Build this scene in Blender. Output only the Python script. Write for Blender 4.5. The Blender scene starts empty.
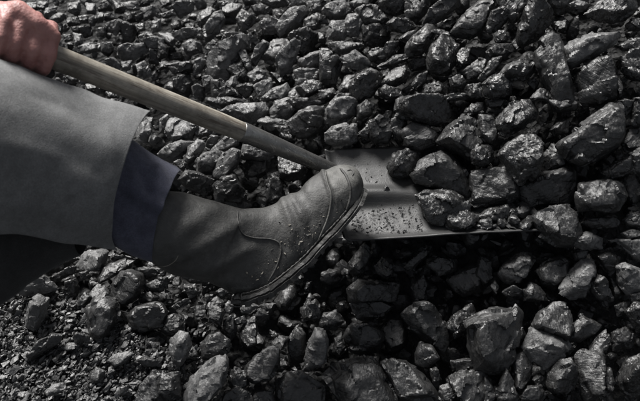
import bpy, bmesh, math, random
import numpy as np
from mathutils import Vector, Matrix
scene = bpy.context.scene
C = scene.collection
random.seed(7)
RNG = np.random.default_rng(7)

# ---------------------------------------------------------------- camera
PITCH = math.radians(55); DIST = 1.35; LENS = 42.0; FPX = 640 * LENS / 36.0
FWD = Vector((0, math.cos(PITCH), -math.sin(PITCH)))
RIGHT = Vector((1, 0, 0))
UP = Vector((0, math.sin(PITCH), math.cos(PITCH)))
CAM = -FWD * DIST
cam_data = bpy.data.cameras.new('camera'); cam = bpy.data.objects.new('camera', cam_data); C.objects.link(cam)
cam.location = CAM
cam.rotation_euler = (math.radians(90) - PITCH, 0, 0)
cam_data.lens = LENS; cam_data.sensor_width = 36; cam_data.clip_start = 0.05; cam_data.clip_end = 500
cam_data.dof.use_dof = True; cam_data.dof.focus_distance = 1.27; cam_data.dof.aperture_fstop = 5.6
scene.camera = cam

# ---------------------------------------------------------------- sky, sun, exposure
SUN_EL, SUN_AZ = math.radians(44), math.radians(-26)     # azimuth from +Y towards +X
world = bpy.data.worlds.new('World'); scene.world = world; world.use_nodes = True
wn = world.node_tree.nodes; wl = world.node_tree.links
wn.clear()
sky = wn.new('ShaderNodeTexSky'); sky.sky_type = 'NISHITA'; sky.sun_disc = False
sky.sun_elevation = SUN_EL; sky.sun_rotation = SUN_AZ; sky.dust_density = 4.0; sky.air_density = 1.0
hs = wn.new('ShaderNodeHueSaturation'); hs.inputs['Saturation'].default_value = 0.30
bg = wn.new('ShaderNodeBackground'); bg.inputs['Strength'].default_value = 0.05
wo = wn.new('ShaderNodeOutputWorld')
wl.new(sky.outputs[0], hs.inputs['Color']); wl.new(hs.outputs[0], bg.inputs['Color']); wl.new(bg.outputs[0], wo.inputs['Surface'])
sun_d = bpy.data.lights.new('sun', 'SUN'); sun_d.energy = 5.0; sun_d.angle = math.radians(22); sun_d.color = (1, 0.985, 0.965)
sun = bpy.data.objects.new('sun', sun_d); C.objects.link(sun)
to_sun = Vector((math.sin(SUN_AZ) * math.cos(SUN_EL), math.cos(SUN_AZ) * math.cos(SUN_EL), math.sin(SUN_EL)))
sun.rotation_euler = (-to_sun).to_track_quat('-Z', 'Y').to_euler()
scene.view_settings.view_transform = 'Standard'; scene.view_settings.look = 'None'
scene.view_settings.exposure = 0.95; scene.view_settings.gamma = 1.0
scene.view_settings.use_curve_mapping = False

# ---------------------------------------------------------------- helpers
def ray(px, py):
    return FWD + RIGHT * ((px - 320) / FPX) + UP * ((200.5 - py) / FPX)
def P(px, py, depth):
    return CAM + ray(px, py) * depth
def project(p):
    d = Vector(p) - CAM
    z = d.dot(FWD)
    return 320 + d.dot(RIGHT) / z * FPX, 200.5 - d.dot(UP) / z * FPX, z

def hash3(ix, iy, iz, seed):
    h = (ix * 374761393 + iy * 668265263 + iz * 2147483647 + seed * 1274126177) & 0xFFFFFFFF
    h = ((h ^ (h >> 13)) * 1274126177) & 0xFFFFFFFF
    h = (h ^ (h >> 16)) & 0xFFFFFFFF
    return h.astype(np.float64) / 0xFFFFFFFF
def vnoise(p, seed=0):
    """value noise in -1..1 for an (n,3) array"""
    f = np.floor(p).astype(np.int64); t = p - f
    t = t * t * t * (t * (t * 6 - 15) + 10)
    out = 0
    for dx in (0, 1):
        wx = t[:, 0] if dx else 1 - t[:, 0]
        for dy in (0, 1):
            wy = t[:, 1] if dy else 1 - t[:, 1]
            for dz in (0, 1):
                wz = t[:, 2] if dz else 1 - t[:, 2]
                out = out + hash3(f[:, 0] + dx, f[:, 1] + dy, f[:, 2] + dz, seed) * wx * wy * wz
    return out * 2 - 1
def fbm(p, seed=0, octv=3):
    a, s, o = 1.0, 1.0, 0
    for i in range(octv):
        o = o + a * vnoise(p * s, seed + i * 17); a *= 0.5; s *= 2.1
    return o

def height(x, y):
    """the coal heap's surface"""
    x = np.asarray(x, float); y = np.asarray(y, float)
    z = 0.10 * np.clip(x, -1.2, 1.2) + 0.05 * np.clip(y, -1, 2)
    z = z + 0.38 * np.clip(y - 0.02, -0.6, 0) * np.clip((x + 0.5) * 2, 0, 1) + 0.16 * np.clip(y, -0.05, 0.6) / (1 + np.exp(-(x - 0.12) / 0.1))
    z = z + 0.045 / (1 + np.exp(-(x - 0.27) / 0.035)) / (1 + np.exp(-(y + 0.04) / 0.04)) + 0.03 / (1 + np.exp(-(y - 0.12) / 0.02)) / (1 + np.exp(-(x - 0.02) / 0.05))
    pit = np.exp(-(((x - 0.10) / 0.26) ** 2 + ((y + 0.17) / 0.10) ** 2))
    z = z - 0.045 * pit
    pit2 = np.exp(-(((x + 0.28) / 0.22) ** 2 + ((y + 0.03) / 0.07) ** 2))
    z = z - 0.03 * pit2
    low = np.clip((-x - 0.35) * 1.2, 0, 1) * np.clip((-y - 0.02) * 3.0, 0, 1)
    z = z - 0.05 * low
    return z
def on_ground(px, py, lift=0.0):
    r = ray(px, py); d = 1.3
    for i in range(9):
        p = CAM + r * d
        h = float(height(p.x, p.y)) + lift
        d += (p.z - h) / (-r.z)
    return CAM + r * d, d

def link(o, parent=None):
    C.objects.link(o)
    if parent is not None: o.parent = parent
    return o
def tag(o, label=None, cat=None, group=None, kind=None):
    if label: o['label'] = label
    if cat: o['category'] = cat
    if group: o['group'] = group
    if kind: o['kind'] = kind
    return o
def empty(name, loc):
    o = bpy.data.objects.new(name, None); o.location = loc; o.empty_display_size = 0.05
    bpy.context.view_layer.update()
    return link(o)
def mesh_np(name, verts, faces):
    me = bpy.data.meshes.new(name)
    me.from_pydata([tuple(v) for v in verts], [], [tuple(f) for f in faces])
    me.update()
    return me
def obj_from(name, me, mat, parent=None, smooth=True, sharp=None, origin=None):
    """link a mesh given in world coordinates; origin moves the object's origin"""
    base = Vector(origin) if origin is not None else (parent.matrix_world.translation.copy() if parent else Vector((0, 0, 0)))
    if smooth: me.shade_smooth()
    if sharp: me.set_sharp_from_angle(angle=math.radians(sharp))
    me.transform(Matrix.Translation(-base))
    o = bpy.data.objects.new(name, me); me.materials.clear(); me.materials.append(mat)
    link(o, parent)
    if parent:
        pb = parent_base(parent)
        o.location = base - pb
    else:
        o.location = base
    return o
def parent_base(p):
    v = Vector((0, 0, 0))
    while p is not None:
        v += p.location; p = p.parent
    return v
def remesh(me, voxel, smooth_iter=0, keep=False):
    o = bpy.data.objects.new('tmp', me); C.objects.link(o)
    m = o.modifiers.new('r', 'REMESH'); m.mode = 'VOXEL'; m.voxel_size = voxel
    if smooth_iter:
        s = o.modifiers.new('s', 'SMOOTH'); s.iterations = smooth_iter; s.factor = 0.5
    dg = bpy.context.evaluated_depsgraph_get()
    new = bpy.data.meshes.new_from_object(o.evaluated_get(dg))
    bpy.data.objects.remove(o)
    if not keep: bpy.data.meshes.remove(me)
    return new
def co_of(me):
    a = np.empty(len(me.vertices) * 3); me.vertices.foreach_get('co', a); return a.reshape(-1, 3)
def no_of(me):
    a = np.empty(len(me.vertices) * 3); me.vertices.foreach_get('normal', a); return a.reshape(-1, 3)
def set_co(me, a):
    me.vertices.foreach_set('co', np.ascontiguousarray(a).ravel()); me.update()

# ---------------------------------------------------------------- materials
class NT:
    def __init__(s, name):
        s.m = bpy.data.materials.new(name); s.m.use_nodes = True
        s.t = s.m.node_tree; s.t.nodes.clear()
        s.out = s.n('ShaderNodeOutputMaterial'); s.b = s.n('ShaderNodeBsdfPrincipled')
        s.l(s.b.outputs[0], s.out.inputs['Surface'])
    def n(s, k, **kw):
        x = s.t.nodes.new(k)
        for a, b in kw.items(): setattr(x, a, b)
        return x
    def l(s, a, b): s.t.links.new(a, b)
    def coords(s, jitter=True):
        tc = s.n('ShaderNodeTexCoord')
        if not jitter: return tc.outputs['Object']
        oi = s.n('ShaderNodeObjectInfo'); ml = s.n('ShaderNodeMath', operation='MULTIPLY'); ml.inputs[1].default_value = 37.0
        s.l(oi.outputs['Random'], ml.inputs[0])
        ad = s.n('ShaderNodeVectorMath', operation='ADD')
        s.l(tc.outputs['Object'], ad.inputs[0]); s.l(ml.outputs[0], ad.inputs[1])
        return ad.outputs[0]
    def noise(s, vec, scale, detail=3, rough=0.55):
        x = s.n('ShaderNodeTexNoise'); x.inputs['Scale'].default_value = scale
        x.inputs['Detail'].default_value = detail; x.inputs['Roughness'].default_value = rough
        s.l(vec, x.inputs['Vector']); return x.outputs['Fac']
    def voro(s, vec, scale, feature='F1'):
        x = s.n('ShaderNodeTexVoronoi', feature=feature); x.inputs['Scale'].default_value = scale
        s.l(vec, x.inputs['Vector']); return x
    def ramp(s, fac, stops):
        r = s.n('ShaderNodeValToRGB'); e = r.color_ramp.elements
        while len(e) < len(stops): e.new(0.5)
        for i, (p, c) in enumerate(stops):
            e[i].position = p
            e[i].color = (c, c, c, 1) if isinstance(c, (int, float)) else (*c, 1)
        s.l(fac, r.inputs[0]); return r.outputs[0]
    def mix(s, fac, a, b, mode='MIX'):
        x = s.n('ShaderNodeMix', data_type='RGBA', blend_type=mode)
        for si, v in ((0, fac), (6, a), (7, b)):
            sock = x.inputs[si]
            if isinstance(v, (int, float)): sock.default_value = v if si == 0 else (v, v, v, 1)
            elif isinstance(v, tuple): sock.default_value = (*v, 1)
            else: s.l(v, sock)
        return x.outputs[2]
    def bump(s, h, strength, dist, prev=None):
        b = s.n('ShaderNodeBump'); b.inputs['Strength'].default_value = strength; b.inputs['Distance'].default_value = dist
        s.l(h, b.inputs['Height'])
        if prev is not None: s.l(prev, b.inputs['Normal'])
        return b.outputs[0]
    def math(s, op, a, b):
        x = s.n('ShaderNodeMath', operation=op)
        for i, v in enumerate((a, b)):
            if isinstance(v, (int, float)): x.inputs[i].default_value = v
            else: s.l(v, x.inputs[i])
        return x.outputs[0]

def coal_material(name, c0, c1, r0, r1, dust, sparkle=1.0):
    t = NT(name); v = t.coords()
    n1 = t.noise(v, 45, 4); n2 = t.noise(v, 260, 5, 0.65); n3 = t.noise(v, 900, 3, 0.6)
    base = t.ramp(n1, [(0.3, c0), (0.7, c1)])
    d = t.ramp(n2, [(0.48, 0.0), (0.75, 1.0)])
    col = t.mix(t.math('MULTIPLY', d, dust), base, (0.17, 0.168, 0.165))
    t.l(col, t.b.inputs['Base Color'])
    rg = t.ramp(t.noise(v, 120, 4, 0.6), [(0.35, r0), (0.65, r1)])
    t.l(rg, t.b.inputs['Roughness'])
    t.b.inputs['Specular IOR Level'].default_value = 0.6
    # bedding streaks and broken grain
    mp = t.n('ShaderNodeMapping'); mp.inputs['Scale'].default_value = (60, 60, 330); mp.inputs['Rotation'].default_value = (0.5, 0.35, 0)
    t.l(v, mp.inputs['Vector']); streak = t.noise(mp.outputs[0], 1.0, 4, 0.6)
    b = t.bump(streak, 0.45, 0.0035)
    b = t.bump(n2, 0.32, 0.003, b)
    b = t.bump(n3, 0.25, 0.001, b)
    # cleaved micro facets: every grain turns its own way
    wv = t.n('ShaderNodeTexNoise'); wv.inputs['Scale'].default_value = 210; wv.inputs['Detail'].default_value = 2; t.l(v, wv.inputs['Vector'])
    ws = t.n('ShaderNodeVectorMath', operation='SCALE'); ws.inputs['Scale'].default_value = 0.006; t.l(wv.outputs['Color'], ws.inputs[0])
    wa = t.n('ShaderNodeVectorMath', operation='ADD'); t.l(v, wa.inputs[0]); t.l(ws.outputs[0], wa.inputs[1])
    cur = b
    for sc, k in ((120, 0.65), (330, 0.85), (700, 0.5)):
        vc = t.voro(wa.outputs[0], sc)
        sb = t.n('ShaderNodeVectorMath', operation='SUBTRACT'); sb.inputs[1].default_value = (0.5, 0.5, 0.5); t.l(vc.outputs['Color'], sb.inputs[0])
        ms = t.n('ShaderNodeVectorMath', operation='SCALE'); ms.inputs['Scale'].default_value = k * sparkle; t.l(sb.outputs[0], ms.inputs[0])
        ad = t.n('ShaderNodeVectorMath', operation='ADD'); t.l(cur, ad.inputs[0]); t.l(ms.outputs[0], ad.inputs[1]); cur = ad.outputs[0]
    nz = t.n('ShaderNodeVectorMath', operation='NORMALIZE'); t.l(cur, nz.inputs[0]); b = nz.outputs[0]
    t.l(b, t.b.inputs['Normal'])
    return t.m
M_COAL = coal_material('coal', 0.010, 0.020, 0.30, 0.52, 0.12, 0.27)
M_DUSTY_LIT = coal_material('coal_dusty_lit', 0.036, 0.070, 0.36, 0.60, 0.42, 0.30)  # pale from dust, and from upper-left light put into the colour
M_SHINY = coal_material('coal_glossy', 0.010, 0.020, 0.22, 0.46, 0.12, 0.48)
M_DEEP = M_COAL

def mat_ground():
    t = NT('coal_dust_ground'); v = t.coords(False)
    c = t.ramp(t.noise(v, 60, 5), [(0.3, 0.006), (0.7, 0.02)]); t.l(c, t.b.inputs['Base Color'])
    t.b.inputs['Roughness'].default_value = 0.8
    b = t.bump(t.voro(v, 90).outputs['Distance'], 1.0, 0.012); b = t.bump(t.noise(v, 250, 4), 0.8, 0.004, b)
    t.l(b, t.b.inputs['Normal']); return t.m
M_GROUND = mat_ground()

def mat_wood():
    t = NT('worn_wood'); v = t.coords(False)
    mp = t.n('ShaderNodeMapping'); mp.inputs['Scale'].default_value = (1.2, 1, 1); t.l(v, mp.inputs['Vector'])
    mp.inputs['Scale'].default_value = (160, 160, 4)
    g = t.noise(mp.outputs[0], 1, 4, 0.6)
    col = t.ramp(g, [(0.3, (0.09, 0.08, 0.066)), (0.5, (0.22, 0.202, 0.168)), (0.72, (0.33, 0.305, 0.262))])
    mp2 = t.n('ShaderNodeMapping'); mp2.inputs['Scale'].default_value = (110, 110, 9); t.l(v, mp2.inputs['Vector'])
    crack = t.ramp(t.noise(mp2.outputs[0], 1, 5, 0.7), [(0.56, 0.0), (0.64, 1.0)])
    dirt = t.ramp(t.noise(v, 30, 5, 0.7), [(0.42, 0.0), (0.66, 0.85)])
    col = t.mix(crack, col, (0.07, 0.05, 0.035)); col = t.mix(dirt, col, (0.09, 0.078, 0.062))
    t.l(col, t.b.inputs['Base Color']); t.b.inputs['Roughness'].default_value = 0.55
    b = t.bump(g, 0.4, 0.0015); b = t.bump(crack, -0.6, 0.001, b); t.l(b, t.b.inputs['Normal']); return t.m
M_WOOD = mat_wood()

def mat_steel(name, lo, hi, rough, metal, scale=30):
    t = NT(name); v = t.coords(False)
    n = t.noise(v, scale, 5, 0.6); f = t.noise(v, 420, 3)
    col = t.ramp(n, [(0.3, lo), (0.7, hi)])
    mps = t.n('ShaderNodeMapping'); mps.inputs['Scale'].default_value = (14, 420, 60); mps.inputs['Rotation'].default_value = (0, 0, 0.12); t.l(v, mps.inputs['Vector'])
    scr = t.ramp(t.noise(mps.outputs[0], 1, 3, 0.6), [(0.60, 0.0), (0.70, 0.7)])
    col = t.mix(scr, col, tuple(min(1, x * 1.9) for x in hi))
    spots = t.ramp(t.noise(v, 150, 4, 0.7), [(0.60, 0.0), (0.7, 0.7)])
    col = t.mix(spots, col, (0.035, 0.03, 0.027)); t.l(col, t.b.inputs['Base Color'])
    t.b.inputs['Metallic'].default_value = metal
    t.l(t.ramp(n, [(0.3, rough + 0.12), (0.7, rough - 0.08)]), t.b.inputs['Roughness'])
    b = t.bump(f, 0.35, 0.0008); b = t.bump(n, 0.2, 0.003, b); t.l(b, t.b.inputs['Normal']); return t.m
M_BLADE = mat_steel('worn_blade_steel', (0.016, 0.016, 0.016), (0.038, 0.038, 0.0375), 0.48, 0.25)
M_SOCKET = mat_steel('dark_socket_steel', (0.16, 0.158, 0.154), (0.30, 0.296, 0.288), 0.27, 0.85)

def mat_cloth(name, lo, hi, weave=800, bumpd=0.0006, rough=0.9, mott=14):
    t = NT(name); v = t.coords(False)
    col = t.ramp(t.noise(v, mott, 4, 0.6), [(0.3, lo), (0.7, hi)])
    grime = t.ramp(t.noise(v, 55, 5, 0.7), [(0.45, 0.0), (0.75, 0.6)])
    wv = t.ramp(t.noise(v, 520, 3, 0.7), [(0.3, 0.72), (0.7, 1.25)])
    col = t.mix(1.0, col, wv, 'MULTIPLY')
    col = t.mix(grime, col, tuple(x * 0.55 for x in lo)); t.l(col, t.b.inputs['Base Color'])
    t.b.inputs['Roughness'].default_value = rough; t.b.inputs['Specular IOR Level'].default_value = 0.2
    t.b.inputs['Sheen Weight'].default_value = 0.1
    b = t.bump(t.noise(v, weave, 2), 0.7, bumpd * 1.6); b = t.bump(t.noise(v, 25, 4), 0.25, 0.006, b)
    t.l(b, t.b.inputs['Normal']); return t.m
M_TROUSER = mat_cloth('grey_trouser_cloth', (0.105, 0.106, 0.106), (0.150, 0.151, 0.151))
M_BLUE = mat_cloth('navy_inner_cloth', (0.044, 0.046, 0.066), (0.070, 0.073, 0.100), mott=30)
M_DARK = mat_cloth('black_shade_cloth', (0.018, 0.018, 0.018), (0.03, 0.03, 0.03))  # near-black so the added cloth reads as shade under the leg
M_JACKET = mat_cloth('dark_jacket_cloth', (0.06, 0.06, 0.06), (0.09, 0.09, 0.088))

def mat_boot(name, lo, hi, dust, rough):
    t = NT(name); v = t.coords(False)
    n = t.noise(v, 26, 5, 0.6); col = t.ramp(n, [(0.3, lo), (0.7, hi)])
    du = t.ramp(t.noise(v, 70, 6, 0.7), [(0.45, 0.0), (0.75, dust)])
    big = t.ramp(t.noise(v, 9, 4, 0.6), [(0.35, 0.55), (0.65, 1.25)])
    col = t.mix(1.0, col, big, 'MULTIPLY')
    col = t.mix(du, col, (0.12, 0.118, 0.112)); t.l(col, t.b.inputs['Base Color'])
    t.l(t.ramp(n, [(0.3, rough - 0.08), (0.7, rough + 0.12)]), t.b.inputs['Roughness'])
    b = t.bump(t.noise(v, 330, 4, 0.7), 0.6, 0.0014); b = t.bump(t.noise(v, 60, 4), 0.35, 0.004, b)
    t.l(b, t.b.inputs['Normal']); return t.m
M_BOOT = mat_boot('boot_leather', (0.018, 0.018, 0.017), (0.034, 0.0335, 0.0315), 0.28, 0.58)
M_SOLE = mat_boot('boot_rubber', (0.016, 0.016, 0.015), (0.032, 0.031, 0.029), 0.35, 0.6)
M_TOE = mat_boot('scuffed_toe_leather', (0.036, 0.036, 0.033), (0.075, 0.074, 0.068), 0.65, 0.6)
M_MUD = mat_boot('dried_mud', (0.13, 0.12, 0.10), (0.2, 0.185, 0.16), 0.4, 0.85)

def mat_skin():
    t = NT('cold_skin'); v = t.coords(False)
    n = t.noise(v, 45, 4); col = t.ramp(n, [(0.3, (0.25, 0.110, 0.100)), (0.7, (0.36, 0.185, 0.165))])
    g = t.ramp(t.noise(v, 120, 5, 0.7), [(0.55, 0.0), (0.8, 0.4)])
    col = t.mix(g, col, (0.14, 0.09, 0.075)); t.l(col, t.b.inputs['Base Color'])
    t.b.inputs['Roughness'].default_value = 0.5
    t.b.inputs['Subsurface Weight'].default_value = 0.08; t.b.inputs['Subsurface Radius'].default_value = (0.006, 0.002, 0.001)
    t.b.inputs['Subsurface Scale'].default_value = 0.5
    b = t.bump(t.voro(v, 260).outputs['Distance'], 0.45, 0.0010); b = t.bump(t.noise(v, 160, 4, 0.65), 0.5, 0.002, b)
    t.l(b, t.b.inputs['Normal']); return t.m
M_SKIN = mat_skin()
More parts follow.
